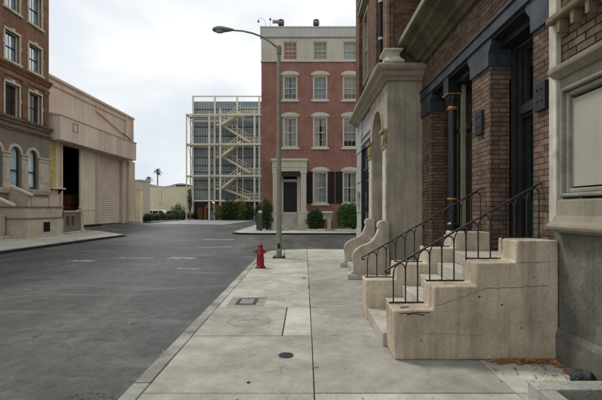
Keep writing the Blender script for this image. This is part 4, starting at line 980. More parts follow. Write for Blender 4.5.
for i, c in enumerate(edges+[edges[-1]+1.58]):
    p0, p1 = c-1.09, c-.49
    if i == len(edges): p1 = YB-.02
    mb = MB(); wbox(mb, LF, p0+.05, p1-.05, 3.1, 4.75, .002, .10); wbox(mb, LF, p0+.16, p1-.16, 3.35, 4.55, .10, .125)
    wbox(mb, LF, p0+.0, p1, 2.9, 3.1, .002, .16); wbox(mb, LF, p0+.02, p1-.02, 3.1, 3.18, .10, .13); pl = mb.build('pier', 'left_stone', lb, bevel=.008)
    mb = MB(); wbox(mb, LF, p0+.02, p1-.02, 4.75, 4.83, .002, .14); wbox(mb, LF, p0+.05, p1-.05, 4.83, 4.98, .002, .11); wbox(mb, LF, p0-.02, p1+.02, 4.98, 5.08, .002, .18); mb.build('capital', 'left_stone', pl, bevel=.008)
mb = MB(); molding(mb, LF, YA, YB+.05, [(-.1, 2.6), (.10, 2.6), (.14, 2.75), (.17, 2.82), (.17, 2.89), (-.1, 2.9)]); mb.build('plinth_course', 'left_stone', lb, bevel=.005)
mb = MB(); mb.box(-32, LX-.46, YA, YB-.01, -.1, 2.9); mb.box(-32, LX-1.6, YA, YB-.01, 2.9, 20.5); mb.box(-32, LX-.455, YB-.25, YB+.0, 2.9, 20.48); mb.box(-32, LX+.1, YA, YB+.05, 20.5, 21.1); mb.build('body', 'brick_brown', lb)

# entrance stair of the brown building
t = thing('stone_stoop', 'cream stone stoop block with sloping side walls in front of the brown brick building', 'stoop', (-16.6, 24, 0))
mb = MB(); mb.box(LX, -15.62, 22.5, 25.88, 0, 1.06); mb.build('lower_block', 'left_stone', t, bevel=.012)
mb = MB(); mb.box(LX, -15.67, 22.55, 25.83, 1.12, 1.72); mb.box(-15.67, -15.645, 22.95, 25.3, 1.45, 1.53); mb.build('upper_block', 'left_stone', t, bevel=.01)
mb = MB(); mb.box(LX, -15.56, 22.44, 25.94, 1.06, 1.12); mb.build('band', 'belt', t, bevel=.012)
mb = MB(); mb.box(LX, -15.58, 22.46, 25.92, 1.72, 1.80); mb.build('cap', 'belt', t, bevel=.012)
mb = MB(); mb.box(-15.7, -15.612, 23.85, 24.5, .26, .86); mb.build('vent', 'dark', t)
mb = MB(); mb.box(-15.63, -15.59, 23.80, 23.85, .22, .90); mb.box(-15.63, -15.59, 24.5, 24.55, .22, .90); mb.box(-15.63, -15.59, 23.85, 24.5, .86, .90); mb.box(-15.63, -15.59, 23.85, 24.5, .22, .26); mb.build('vent_frame', 'left_stone', t)
mb = MB(); mb.box(LX, -15.5, 22.35, 26.0, 0, .07); mb.build('foot_slab', 'step', t, bevel=.01)
for y, z in ((22.52, 0), (24.0, .62)):
    mb = MB(); mb.prism([(LX, 1.7), (LX, 2.38+z), (-16.62, 1.86+z), (-16.62, 1.7)], lambda x, zz, w: (x, w, zz), y, y+.28); ck = mb.build('side_wall', 'left_stone', t)
    mb = MB(); mb.prism([(LX, 2.381+z), (LX, 2.50+z), (-16.5, 1.93+z), (-16.5, 1.81+z)], lambda x, zz, w: (x, w, zz), y-.04, y+.32); mb.build('coping', 'strip', ck)
mb = MB(); mb.box(LX, -16.55, 24.3, 25.8, 1.8, 2.40); mb.build('landing_wall', 'left_stone', t, bevel=.01)
mb = MB(); mb.box(LX, -16.5, 24.33, 25.86, 2.40, 2.48); mb.build('cap', 'belt', t, bevel=.01)
for k in range(5):
    mb = MB(); mb.box(-18+.001*k, -16.45-.3*k, 20.7, 22.3, .165*k, .165*(k+1)-.002); mb.build('step', 'step', t, bevel=.01)
mb = MB(); mb.box(-17.05, -16.75, 22.0, 22.34, .33, 1.25); mb.box(-17.09, -16.71, 21.96, 22.38, 1.25, 1.32); mb.build('newel', 'left_stone', t, bevel=.01)
t = thing('low_balustrade', 'low stone wall with two slots and a ball-topped end post beside the warehouse', 'low wall', (-15.8, 27.2, 0))
mb = MB(); f = ('x', -15.7, 1); wall(mb, f, 26.05, 28.0, .12, 1.42, [(26.35, 26.62, .55, 1.15), (26.95, 27.2, .55, 1.15)], -.22, 0); mb.build('panel', 'belt', t)
mb = MB(); wbox(mb, f, 26.0, 28.0, 1.42, 1.52, -.26, .05); mb.build('coping', 'left_stone', t, bevel=.01)
mb = MB(); wbox(mb, f, 28.0, 28.32, 0, 1.5, -.29, .05); wbox(mb, f, 27.97, 28.35, 1.5, 1.58, -.32, .08); wbox(mb, f, 27.96, 28.36, 0, .2, -.33, .09); en = mb.build('end_post', 'left_stone', t, bevel=.01)
mb = MB(); mb.lathe([(.05, 1.58), (.05, 1.62)]+[(.12*math.sin(R(a)), 1.72-.12*math.cos(R(a))) for a in range(20, 180, 16)]+[(.01, 1.84)], (-15.82, 28.16, 0), 14); mb.build('finial', 'left_stone', en, smooth=True)
mb = MB(); wbox(mb, f, 26.0, 28.6, 0, .12, -.4, .35); mb.build('base_step', 'step', t, bevel=.01)
t = thing('iron_fence', 'short dark iron fence between the low wall and the warehouse door', 'fence', (-16.4, 28.6, 0))
mb = MB()
for z in (.1, .72): mb.box(-18.1, -15.9, 28.58, 28.6, z, z+.03)
mb.build('rail', 'iron', t)
for k in range(14):
    mb = MB(); mb.box(-18.08+.165*k, -18.06+.165*k, 28.6, 28.62, 0, .8); mb.build('bar', 'iron', t)

# ================================================================== warehouse
WX = -18.2; WF = ('x', WX, 1)
wh = thing('warehouse', 'tan windowless warehouse with a boxed canopy, dark doorway and roller door', 'warehouse', (WX, 35, 0))
mb = MB(); wall(mb, WF, 27.85, 42.3, -.1, 11.0, [(29.95, 34.85, -.1, 6.5), (35.4, 39.85, -.1, 6.4)], -.45, 0); mb.build('wall', 'ware', wh)
mb = MB(); molding(mb, WF, 27.85, 42.4, [(-.4, 10.98), (.10, 10.98), (.16, 11.05), (.16, 11.2), (-.4, 11.25)]); mb.build('parapet_cap', 'ware_box', wh, bevel=.01)
mb = MB(); molding(mb, WF, 27.85, 40.6, [(0, 10.5), (.07, 10.5), (.10, 10.56), (0, 10.62)]); mb.build('string_course', 'ware', wh)
mb = MB(); wbox(mb, WF, 40.4, 40.75, 8.3, 10.97, .002, .12); wbox(mb, WF, 41.95, 42.28, 8.3, 10.97, .002, .10); mb.split('buttress', 'ware', wh, bevel=.01)
mb = MB(); wbox(mb, WF, 40.9, 42.3, -.1, 6.5, .002, .22); pi_ = mb.build('door_pier', 'ware', wh, bevel=.015)
mb = MB(); wbox(mb, WF, 40.7, 42.5, -.1, .42, .0, .7); mb.build('footing', 'step', pi_, bevel=.05)
mb = MB(); wbox(mb, WF, 29.75, 29.95, -.1, 6.5, .002, .08); wbox(mb, WF, 39.8, 40.05, -.1, 6.5, .002, .10); wbox(mb, WF, 35.0, 35.2, -.1, 6.5, .002, .09); mb.split('door_jamb', 'ware', wh)
mb = MB(); wbox(mb, WF, 32.4, 32.58, -.1, 6.5, -.12, -.02); mb.build('inner_post', 'cream_frame', wh)
mb = MB()
for k in range(4): wbox(mb, WF, 32.60+k*.565, 33.155+k*.565, -.1, 6.5, -.2, -.06)
wbox(mb, WF, 32.60, 34.85, 1.5, 1.6, -.06, -.03); mb.build('sliding_door', 'ware_yellow', wh, bevel=.01)
mb = MB()
for k in range(34): 
    z = .26+k*.183; mb.prism([(-.30, z), (-.20, z+.01), (-.185, z+.09), (-.20, z+.172), (-.30, z+.18)], lambda d, zz, u: (WX+d, u, zz), 35.45, 39.8)
mb.build('roller_door', 'ware_door', wh)
# canopy box
mb = MB()
for k in range(12): mb.box(WX+.003, WX+.92, 28.25+k*1.06, 28.25+(k+1)*1.06-.012, 6.55, 8.28)
cb = mb.build('canopy', 'ware_box', wh, bevel=.008)
mb = MB(); mb.prism([(WX+.003, 8.28), (WX+.98, 8.28), (WX+.98, 8.36), (WX+.003, 8.48)], lambda x, z, y: (x, y, z), 28.19, 41.0); mb.build('canopy_cap', 'ware_box', cb)
mb = MB(); x = WX+.92
mb.box(x, x+.012, 29.78, 30.45, 7.98, 8.02); mb.box(x, x+.012, 29.78, 30.45, 7.38, 7.42); mb.box(x, x+.012, 29.78, 29.83, 7.42, 7.98); mb.box(x, x+.012, 30.40, 30.45, 7.42, 7.98); mb.build('square_outline', 'dark_frame', cb)
mb = MB(); mb.tube([(WX+.1, 34.8, 10.75), (WX+.1, 34.8, 10.15), (WX+.1, 41.6, 8.75)], .06, 8); mb.build('drain_pipe', 'ware_box', wh)
mb = MB(); mb.tube([(WX+.13, 39.6, 9.15), (WX+.13, 41.9, 8.68)], .045, 8); mb.build('conduit', 'rust', wh)
mb = MB(); mb.box(-30, WX-.46, 42.0, 42.3, -.1, 11.0); mb.box(-30, WX-.3, 27.85, 42.3, 10.6, 10.9); mb.build('end_wall', 'ware', wh)
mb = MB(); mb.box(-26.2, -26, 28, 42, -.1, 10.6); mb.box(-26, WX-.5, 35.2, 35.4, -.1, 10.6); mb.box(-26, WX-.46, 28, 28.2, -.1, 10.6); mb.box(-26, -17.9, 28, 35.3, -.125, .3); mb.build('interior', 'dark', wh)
for k, z in enumerate((.305, 1.15, 2.0)):
    t = thing('wooden_crate', 'brown slatted wooden crate inside the dark warehouse doorway, ' + ['bottom', 'middle', 'top'][k] + ' of the stack', 'crate', (-20.3, 33.6, z), 'crates stacked inside the warehouse door')
    for q in range(5):
        pass
    mb = MB(); mb.box(-20.5, -19.3, 32.8, 34.6, z, z+.8); cr_ = mb.build('box', 'brown_wood', t)
    mb = MB()
    for q in range(4): mb.box(-19.3, -19.27, 32.8, 34.6, z+.02+q*.2, z+.18+q*.2)
    for q in range(7): mb.box(-20.5+q*.18, -20.36+q*.18, 32.77, 32.8, z, z+.8)
    mb.split('slat', 'brown_wood', t, bevel=.005)
mh = MB(); mh.box(WX+.002, WX+.06, 28.25, 29.1, 3.25, 6.5); tag(mh.build('wall_panel', 'moss_yellow', bevel=.01), 'yellow moss-stained panel between the brown building and the warehouse doorway', 'panel')
t = thing('wall_shelf', 'narrow yellow ledge on brackets below the moss-stained panel', 'ledge', (WX, 28.7, 3.1))
mb = MB(); mb.box(WX+.002, WX+.4, 28.1, 29.8, 3.08, 3.18); mb.build('board', 'ware_yellow', t)
mb = MB()
for y in (28.3, 29.5): mb.prism([(WX+.002, 3.08), (WX+.35, 3.08), (WX+.002, 2.7)], lambda x, z, w: (x, w, z), y, y+.06)
mb.split('bracket', 'rust', t)

# ================================================================== red brick townhouse at the end of the street
TY = 33.0; TF = ('y', TY, -1)
tb = thing('red_brick_townhouse', 'four storey red brick townhouse with pale top band facing the camera across the side street', 'building', (1, TY, 0))
K = 400/TY
def tx(u): return (u-305)/K
def tz(v): return 1.7-(v-208)/K
TL = tx(261.5); TR = 12.5
cx_ = [tx(290.2), tx(320.2), tx(350.0), tx(380), tx(410), tx(440)]
hw = .60
win = [(tz(100.0), tz(76.0)), (tz(147.5), tz(117.2)), (tz(203.5), tz(171.8))]
holes = []
for i, c in enumerate(cx_):
    for j, (a, b) in enumerate(win):
        if i == 0 and j == 2: continue
        holes.append((c-hw, c+hw, a, b))
dxa, dxb = tx(282), tx(298.5)
holes.append((dxa, dxb, 1.36, tz(170.0)))
zb = tz(62.2)
mb = MB(); wall(mb, TF, TL, TR, -.1, zb, holes, -.35, 0); mb.build('wall', 'brick_far', tb)
holes2 = [(c-hw, c+hw, tz(60.0), tz(41.5)) for c in cx_]
mb = MB(); wall(mb, TF, TL-.02, TR, zb+.09, tz(37.8), holes2, -.35, .03); mb.build('upper_wall', 'band', tb)
mb = MB(); wbox(mb, TF, TL-.06, TR, zb, zb+.09, -.3, .10); mb.build('string_course', 'cream_far', tb, bevel=.01)
mb = MB(); molding(mb, TF, TL-.1, TR, [(-.3, tz(38)), (.14, tz(38)), (.18, tz(37)), (.10, tz(36)), (.09, tz(28.6)), (.13, tz(28.2)), (.13, tz(27)), (-.3, tz(27))]); mb.build('parapet', 'parapet', tb)
mb = MB(); mb.box(TL-.05, TL+.3, TY+.36, 46, -.1, tz(27)); mb.box(TR-.3, TR, TY+.36, 46, -.1, 16); mb.box(TL, TR, 45.7, 46, -.1, 16); mb.box(TL+.31, TR-.3, TY+.36, 45.7, 16.0, 16.1); mb.build('body', 'brick_far', tb)
for i, c in enumerate(cx_):
    for j, (a, b) in enumerate(win+[(tz(60.0), tz(41.5))]):
        if i == 0 and j == 2: continue
        cu = 'curtain'
        if j == 3: cu = ['curtain_pink', 'curtain_green', 'curtain', 'curtain', 'curtain', 'curtain'][i]
        else: cu = ['curtain', 'curtain_green', 'curtain_grey', 'curtain', 'curtain_grey'][(i*3+j*2) % 5]
        if j == 0 and i < 2: cu = 'curtain_slate'
        w = sash_window(tb, TF, c-hw, c+hw, a, b, depth=.10, fm='cream_far', frame=.11 if j < 3 else .08, glass='glass', curt=cu, muntins=(3, 2), seed=i*5+j+3, part=(j < 3), cd=.12)
        if j < 3:
            mb = MB(); wbox(mb, TF, c-hw-.14, c+hw+.14, a-.17, a-.001, -.1, .12); mb.build('sill', 'cream_far', w, bevel=.01)
            mb = MB(); l, r = c-hw-.14, c+hw+.14
            wprism(mb, TF, [(l, b+.001), (r, b+.001), (r, b+.19), (r-.12, b+.22)]+[(c+(r-.12-c)*math.cos(R(q)), b+.22+.17*math.sin(R(q))) for q in range(10, 171, 10)]+[(l+.12, b+.22), (l, b+.19)], .002, .09)
            wbox(mb, TF, l-.03, r+.03, b+.10, b+.19, .09, .13); mb.build('lintel', 'cream_far', w)
        if j == 2:
            for s in (-1, 1):
                xa = c+s*(hw+.04); xb = c+s*(hw+.58); x0, x1 = min(xa, xb), max(xa, xb)
                mb = MB(); wbox(mb, TF, x0, x1, a, b, .01, .04); wbox(mb, TF, x0, x0+.06, a, b, .04, .06); wbox(mb, TF, x1-.06, x1, a, b, .04, .06)
                for z in (a, (a+b)/2-.04, b-.08): wbox(mb, TF, x0+.06, x1-.06, z, z+.08, .04, .06)
                n = 30
                for q in range(n):
                    z = a+.1+(b-a-.2)*q/n
                    if abs(z-(a+b)/2) > .08: wbox(mb, TF, x0+.06, x1-.06, z, z+.035, .04, .05)
                mb.build('shutter', 'shutter', w)
mb = MB(); wbox(mb, TF, -.2, 0.9, tz(229), tz(226), 0, .2)
mb.bm.free()
# portico
PX0, PX1 = tx(273.0)+.05, tx(307.2)-.05; py = TY-1.15
pt = MB(); pt.box(PX0-.02, PX1+.02, py-.02, TY-.002, 4.62, 5.45); en = pt.build('entablature', 'band', tb, bevel=.01)
pt = MB(); pt.box(PX0-.12, PX1+.12, py-.12, TY-.002, 5.45, 5.56); pt.box(PX0-.07, PX1+.07, py-.07, TY-.002, 5.56, 5.64); pt.box(PX0-.06, PX1+.06, py-.06, TY-.002, 4.95, 5.0); pt.build('portico_cornice', 'cream_far', en, bevel=.01)
for x0 in (PX0+.02, PX1-.46):
    mb = MB(); mb.box(x0, x0+.44, py, py+.42, 1.45, 4.45); mb.box(x0-.03, x0+.47, py-.03, py+.45, 1.40, 1.6); cl = mb.build('pillar', 'band', tb, bevel=.012)
    mb = MB(); mb.box(x0-.04, x0+.48, py-.04, py+.46, 4.45, 4.62); mb.build('capital', 'cream_far', cl, bevel=.012)
    mb = MB(); mb.box(x0-.22, x0+.6, py-.85, py+.46, -.05, 1.33); pd = mb.build('stair_pier', 'band', tb, bevel=.015)
    mb = MB(); mb.box(x0-.26, x0+.64, py-.89, py+.5, 1.33, 1.40); mb.build('cap', 'cream_far', pd, bevel=.01)
for k in range(8):
    mb = MB(); mb.box(PX0+.62, PX1-.62, py-.95+.17*k, py+.55, .17*k, .17*(k+1)-.002); mb.build('step', 'step', tb, bevel=.01)
mb = MB(); mb.box(PX0+.1, PX1-.1, py+.5, TY+.1, 0, 1.37); mb.build('landing', 'step', tb)
a, b = dxa, dxb; zt = tz(170.0)
mb = MB(); wbox(mb, TF, a-.12, a+.12, 1.37, zt, -.25, .06); wbox(mb, TF, b-.12, b+.12, 1.37, zt, -.25, .06); wbox(mb, TF, a+.12, b-.12, 3.85, 4.05, -.25, .03); wbox(mb, TF, a+.12, b-.12, zt-.12, zt, -.25, .05)
df = mb.build('door_frame', 'cream_far', tb, bevel=.01)
mb = MB(); wbox(mb, TF, a+.12, b-.12, 1.38, 3.85, -.22, -.16)
for z0, z1 in ((1.55, 2.3), (2.5, 3.65)):
    for s in (0, 1): m0 = a+.2+s*(b-a-.34)/2; wbox(mb, TF, m0, m0+(b-a-.5)/2, z0, z1, -.16, -.145)
dr = mb.build('door', 'black_paint', tb, bevel=.006)
mb = MB(); mb.lathe([(.012, 0), (.03, .03), (.03, .05), (.01, .06)], wp(TF, b-.22, 2.4, -.145), 10, axis=(0, -1, 0)); mb.build('door_knob', 'gold', dr)
mb = MB(); mb.quad(*[wp(TF, *q) for q in ((a+.12, 4.05, -.15), (b-.12, 4.05, -.15), (b-.12, zt-.12, -.15), (a+.12, zt-.12, -.15))]); mb.build('transom_pane', 'glass_dark', df)
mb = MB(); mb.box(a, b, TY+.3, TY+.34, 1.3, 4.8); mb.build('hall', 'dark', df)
mb = MB(); mb.box(PX0+.5, a-.12, TY-.02, TY-.002, 1.6, 4.6); mb.box(b+.12, PX1-.5, TY-.02, TY-.002, 1.6, 4.6); mb.split('side_panel', 'band', tb)
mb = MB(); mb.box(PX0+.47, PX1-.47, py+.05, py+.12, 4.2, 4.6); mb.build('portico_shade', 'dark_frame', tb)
# rooftop fixtures
for i, (u, v) in enumerate(((281, 21), (316.3, 21))):
    x = tx(u)*1.03; z = tz(v)+.4
    t = thing('roof_drum_light', ['dark round spotlight with a boxy arm on the roof edge, left one', 'dark round spotlight without an arm on the roof edge, right one'][i], 'spotlight', (x, 34.2, 15.9), 'dark spotlights on the townhouse roof')
    mb = MB(); mb.lathe([(.01, -.30), (.16, -.29), (.25, -.22), (.27, -.1), (.25, -.08), (.25, .06), (.27, .08), (.25, .2), (.15, .27), (.01, .28)], (x, 34.2, z), 20); mb.build('housing', 'drum', t, smooth=True)
    mb = MB(); mb.lathe([(.275, -.02), (.275, .02)], (x, 34.2, z), 20); mb.build('rim', 'steel_white', t)
    mb = MB(); mb.tube([(x, 34.2, 16.0), (x, 34.2, z-.28)], .04, 8); mb.tube([(x-.25, 34.2, 16.0), (x, 34.2, z-.4)], .02, 6); mb.build('stand', 'pole', t)
    if i == 0:
        mb = MB()
        for k in range(4): mb.box(x-.72+.12*k, x-.64+.12*k, 34.1, 34.35, z-.02, z+.22)
        mb.box(x-.72, x-.2, 34.15, 34.3, z+.05, z+.12); mb.build('side_box', 'pole', t)
for i, (u, v, ub) in enumerate(((258, 19.5, 266), (270, 17.5, 271))):
    x, z, xb = tx(u), tz(v)+.0, tx(ub)
    t = thing('roof_wand_light', ['small lamp on a thin arched wire leaning left off the roof corner', 'small lamp on a thin upright wire at the roof corner'][i], 'lamp', (xb, 33.3, 16.4), 'small wire lamps on the townhouse roof')
    mb = MB(); mb.tube([(xb, 33.3, 16.2), (xb-.08, 33.3, z-.15 if i else z+.0), (x+(.25 if i == 0 else .05), 33.3, z+(.28 if i == 0 else .12)), (x, 33.3, z+.12)], .014, 6); mb.build('wire', 'pole', t)
    mb = MB(); mb.lathe([(.02, .12), (.05, .08), (.09, -.06), (.08, -.09)], (x, 33.3, z), 10); mb.build('lamp_shade', 'drum', t, smooth=True)
# street front of the townhouse: shrubs, planter kerb, pier, post
shrub('clipped_shrub', 'bright green clipped shrub under the shuttered windows, rightmost by the townhouse', 'shrub', (3.65, 30.3, 1.10), (1.22, .8, .90), 12000, .055, 'leaf_box', 2, 'shrubs in front of the townhouse', boxy=.6, rough=.18, sprigs=14)
shrub('dark_shrub', 'dark green rounded shrub just right of the townhouse steps', 'shrub', (.83, 30.9, .80), (.72, .65, .74), 6000, .05, 'leaf_dark', 3, 'shrubs in front of the townhouse', boxy=.25, rough=.28, sprigs=10)
shrub('dark_shrub', 'dark upright shrub between the lamp post and the grey bollard', 'shrub', (-2.95, 31.0, 1.15), (.48, .45, 1.12), 5000, .055, 'leaf_dark', 4, 'shrubs in front of the townhouse', boxy=.1, rough=.5, sprigs=6)
t = thing('stone_pedestal', 'short mottled stone pedestal between the two shrubs right of the steps', 'pedestal', (1.83, 30.6, 0))
mb = MB(); mb.box(1.70, 1.98, 30.45, 30.75, 0, .85); mb.box(1.62, 2.02, 30.40, 30.8, 0, .12); mb.build('shaft', 'stoop2', t, bevel=.02)
mb = MB(); mb.box(1.35, 2.1, 30.5, 31.4, .82, 1.30); mb.build('block', 'b3_stone', t, bevel=.02)
mb = MB(); mb.box(1.28, 2.16, 30.42, 31.5, 1.30, 1.45); mb.build('cap', 'strip', t, bevel=.02)
for x0, x1, lab in ((.1, 1.5, 'low pale planter kerb in front of the dark rounded shrub'), (2.2, 5.5, 'low pale planter kerb in front of the bright clipped shrub')):
    mb = MB(); mb.box(x0, x1, 29.4, 29.6, 0, .13); tag(mb.build('planter_kerb', 'strip', bevel=.015), lab, 'kerb')
t = thing('bollard', 'dark grey stout post with a pale cap at the left end of the far pavement', 'bollard', (-3.4, 29.6, 0))
mb = MB(); mb.lathe([(.24, 0), (.24, .08), (.20, .12), (.20, 1.2), (.17, 1.32)], (-3.4, 29.6, 0), 18); mb.build('body', 'drum', t, smooth=True)
mb = MB(); mb.lathe([(.14, 1.3), (.17, 1.36), (.15, 1.46), (.05, 1.52)], (-3.33, 29.6, 0), 14); mb.build('cap', 'left_stone', t, smooth=True)
mb = MB(); rnd = random.Random(3)
for k in range(160):
    mb.bm.faces.new
    x, y = -3.3+rnd.gauss(0, .45), 29.1+rnd.gauss(0, .18); s = rnd.uniform(.02, .05)
    mb.lathe([(s, 0), (s*.8, s*.7), (s*.2, s)], (x, y, 0), 5)
struct(mb.build('gravel', 'strip'), 'stuff')

# ================================================================== steel stair tower
t = thing('stage_tower', 'tall blue grey ribbed metal clad block behind the steel staircase', 'building', (-10, 66, 0))
KT = 400/65.
def qx(u, y=65): return (u-305)*y/400
def qz(v, y=65): return 1.7-(v-208)*y/400
xl, xr = qx(193.3), qx(290)
mb = MB(); mb.box(xl, xr, 65.02, 75, -.1, qz(101.5)); mb.build('core', 'cladding', t)
mb = MB(); x = xl; k = 0
while x < xr-.3:
    mb.box(x, x+.20, 64.93, 65.02, qz(199), qz(101.6)); x += .42; k += 1
mb.build('rib', 'cladding', t)
mb = MB()
for v in (110, 127.5, 136.5, 149, 158, 166, 172.5, 181, 190): mb.box(xl, xr, 64.90, 64.928, qz(v), qz(v)+.10)
mb.split('girt', 'dark_frame', t)
mb = MB(); mb.box(xl, xr, 64.97, 65.018, qz(219.5), qz(200)); mb.build('dark_base', 'room', t)
mb = MB(); mb.box(xl-.1, xr, 64.6, 64.75, qz(97.6), qz(96.4)); rails = mb.build('top_rail', 'steel_white', t)
mb = MB()
for u in (193.6, 215.3, 237.5, 259.5, 281): mb.box(qx(u)-.13, qx(u)+.13, 64.6, 64.86, -.1, qz(97.6)-.005)
mb.split('column', 'steel_white', t)
ft = thing('steel_staircase', 'cream steel frame with zigzag stairs standing in front of the metal clad tower', 'staircase', (-13, 62, 0))
Y_ = 61.8
fx = lambda u: (u-305)*Y_/400
fz = lambda v: 1.7-(v-208)*Y_/400
def bar(mb, p, q, w=.12, d=.12):
    p, q = Vector(p), Vector(q); ax = (q-p).normalized(); up = Vector((0, 1, 0)) if abs(ax.y) < .9 else Vector((0, 0, 1))
    a = ax.cross(up).normalized()*w/2; b = ax.cross(a).normalized()*d/2
    A = [mb.bm.verts.new(p+s*a+r*b) for s, r in ((1, 1), (1, -1), (-1, -1), (-1, 1))]; B = [mb.bm.verts.new(q+s*a+r*b) for s, r in ((1, 1), (1, -1), (-1, -1), (-1, 1))]
    mb.bm.faces.new(A); mb.bm.faces.new(B[::-1])
    for i in range(4): mb.bm.faces.new([A[i], B[i], B[(i+1) % 4], A[(i+1) % 4]])
posts = [(186.6, 113.5, .16), (209.3, 113.5, .24), (220.3, 108.5, .25), (254.6, 110, .25), (214.2, 122, .12), (243, 110, .10), (259.5, 113, .16)]
for u, v, w in posts:
    for yy in ((61.8,) if w != .16 else (61.8, 64.0)):
        if yy > 62 and u > 190: continue
        mb = MB(); bar(mb, (fx(u), yy, -.13), (fx(u), yy, fz(v)), w, w); mb.build('post', 'steel_white' if w > .2 else 'steel_cream', ft)
lev = [114.2, 143.6, 175.2, 200.0]
for i, v in enumerate(lev):
    z = fz(v)
    mb = MB(); mb.box(fx(186.2), fx(221), 61.6, 61.9, z-.22, z); mb.box(fx(186.2), fx(186.2)+.2, 61.9, 64.3, z-.2, z-.01); mb.box(fx(220.6), fx(262), 61.55, 61.75, z-.26, z+.04)
    if i in (0,): mb.box(fx(190), fx(221), 62.5, 62.7, z-1.0, z-.82)
    mb.build('beam', 'steel_cream', ft)
    mb = MB(); mb.box(fx(243), fx(262), 61.9, 64.3, z-.08, z); mb.box(fx(221), fx(243), 63.6, 64.3, z-.08, z); mb.box(fx(187), fx(220), 63.2, 64.4, z-.06, z); mb.build('platform', 'steel_cream', ft)
    mb = MB()
    for zz in (.5, 1.0): bar(mb, (fx(243), 61.7, z+zz), (fx(262), 61.7, z+zz), .08, .06)
    x = 243
    while x < 262: bar(mb, (fx(x), 61.7, z), (fx(x), 61.7, z+1.0), .06, .05); x += 2.4
    mb.build('handrail', 'steel_cream', ft)
# braces
for a, b in (((187, 114), (193, 143)), ((193, 114), (187, 143)), ((187, 144), (193, 174)), ((193, 144), (187, 174)), ((187, 175), (193, 199))):
    mb = MB(); bar(mb, (fx(a[0]), 61.8, fz(a[1])), (fx(a[0])+ (b[0]-a[0])*.155, 64.2, fz(b[1])), .05, .05); mb.build('brace', 'pole', ft)
def flight(u0, v0, u1, v1, y):
    z0, z1, x0, x1 = fz(v0), fz(v1), fx(u0), fx(u1)
    mb = MB()
    for yy in (y, y+1.0): bar(mb, (x0, yy, z0), (x1, yy, z1), .36, .07)
    fl = mb.build('stringer', 'steel_cream', ft)
    n = 13; mb = MB()
    for k in range(n):
        t_ = (k+.5)/n; x = x0+(x1-x0)*t_; z = z0+(z1-z0)*t_; mb.box(x-.14, x+.14, y+.04, y+.96, z-.02, z+.02)
    mb.build('treads', 'steel_cream', fl)
    mb = MB(); bar(mb, (x0, y, z0+1.05), (x1, y, z1+1.05), .09, .06); bar(mb, (x0, y, z0+.6), (x1, y, z1+.6), .06, .04)
    for k in range(7): t_ = k/6; x = x0+(x1-x0)*t_; z = z0+(z1-z0)*t_; bar(mb, (x, y, z), (x, y, z+1.05), .06, .05)
    mb.build('handrail', 'steel_cream', fl)
lands = [(123.8, 113.6, 142.5), (155.8, 143, 173.5), (188.0, 174.6, 200.5)]
for vl, vu, vd in lands:
    z = fz(vl)
    mb = MB(); mb.box(fx(213.6), fx(222), 62.0, 64.4, z-.2, z); la = mb.build('landing', 'steel_cream', ft)
    mb = MB()
    for zz in (.55, 1.05): bar(mb, (fx(213.6), 62.0, z+zz), (fx(221), 62.0, z+zz), .05, .05); bar(mb, (fx(213.6), 62.0, z+zz), (fx(213.6), 64.4, z+zz), .05, .05)
    for k in range(5): bar(mb, (fx(213.6+k*1.8), 62.0, z), (fx(213.6+k*1.8), 62.0, z+1.05), .04, .04)
    mb.build('handrail', 'steel_cream', la)
    flight(221, vl, 240.5, vu-2.2, 62.0)
    flight(221.5, vl, 249, vd-2.0, 63.25)
mb = MB(); flight(221, 217, 245, 202, 62.0)
# things round the foot of the tower
def box_at(name, lab, cat, u0, u1, v0, v1, y, dpt, m, group=None):
    x0, x1, z0, z1 = (u0-305)*y/400, (u1-305)*y/400, 1.7-(v1-208)*y/400, 1.7-(v0-208)*y/400
    t = thing(name, lab, cat, ((x0+x1)/2, y, -.13), group)
    mb = MB(); mb.box(x0, x1, y, y+dpt, max(z0, -.128), z1); mb.build('cabinet', m, t, bevel=.02)
    mb = MB(); w = (x1-x0)/2
    for k in range(2): mb.box(x0+.06+k*w, x0+w-.04+k*w, y-.03, y, max(z0, -.1)+.12, z1-.1)
    mb.split('door', m, t, bevel=.01)
    return t
box_at('wooden_cabinet', 'brown wooden cabinet at the tower foot, left of the first post', 'cabinet', 197.8, 202.6, 207.5, 219, 63, .6, 'brown_wood', 'cabinets at the tower foot')
box_at('wooden_cabinet', 'brown wooden cabinet at the tower foot, close beside the wide cream post', 'cabinet', 203.4, 207.6, 207.5, 219, 63.2, .6, 'brown_wood', 'cabinets at the tower foot')
box_at('grey_cabinet', 'pale grey cabinet between the two cream posts of the staircase', 'cabinet', 210.5, 214.5, 210, 219, 63.4, .6, 'b3_grey')
t = thing('orange_awning', 'small orange awning over the grey cabinet at the foot of the steel staircase', 'awning', (-14, 63.3, 2))
mb = MB(); mb.prism([(61.9, 1.9), (63.4, 2.35), (63.4, 2.0), (61.9, 1.6)], lambda y, z, x: (x, y, z), fx(204.5), fx(219)); mb.build('canopy', 'orange', t)
mb = MB()
for u in (205, 218.5): bar(mb, (fx(u), 62.0, -.13), (fx(u), 62.0, 1.7), .05, .05)
mb.split('leg', 'pole', t)
EM = bpy.data.materials.new('lamp_glow'); EM.use_nodes = True; p_ = EM.node_tree.nodes['Principled BSDF']; p_.inputs['Emission Color'].default_value = (1, .75, .2, 1); p_.inputs['Emission Strength'].default_value = 1.6; p_.inputs['Base Color'].default_value = (.8, .5, .1, 1); M['glow'] = EM
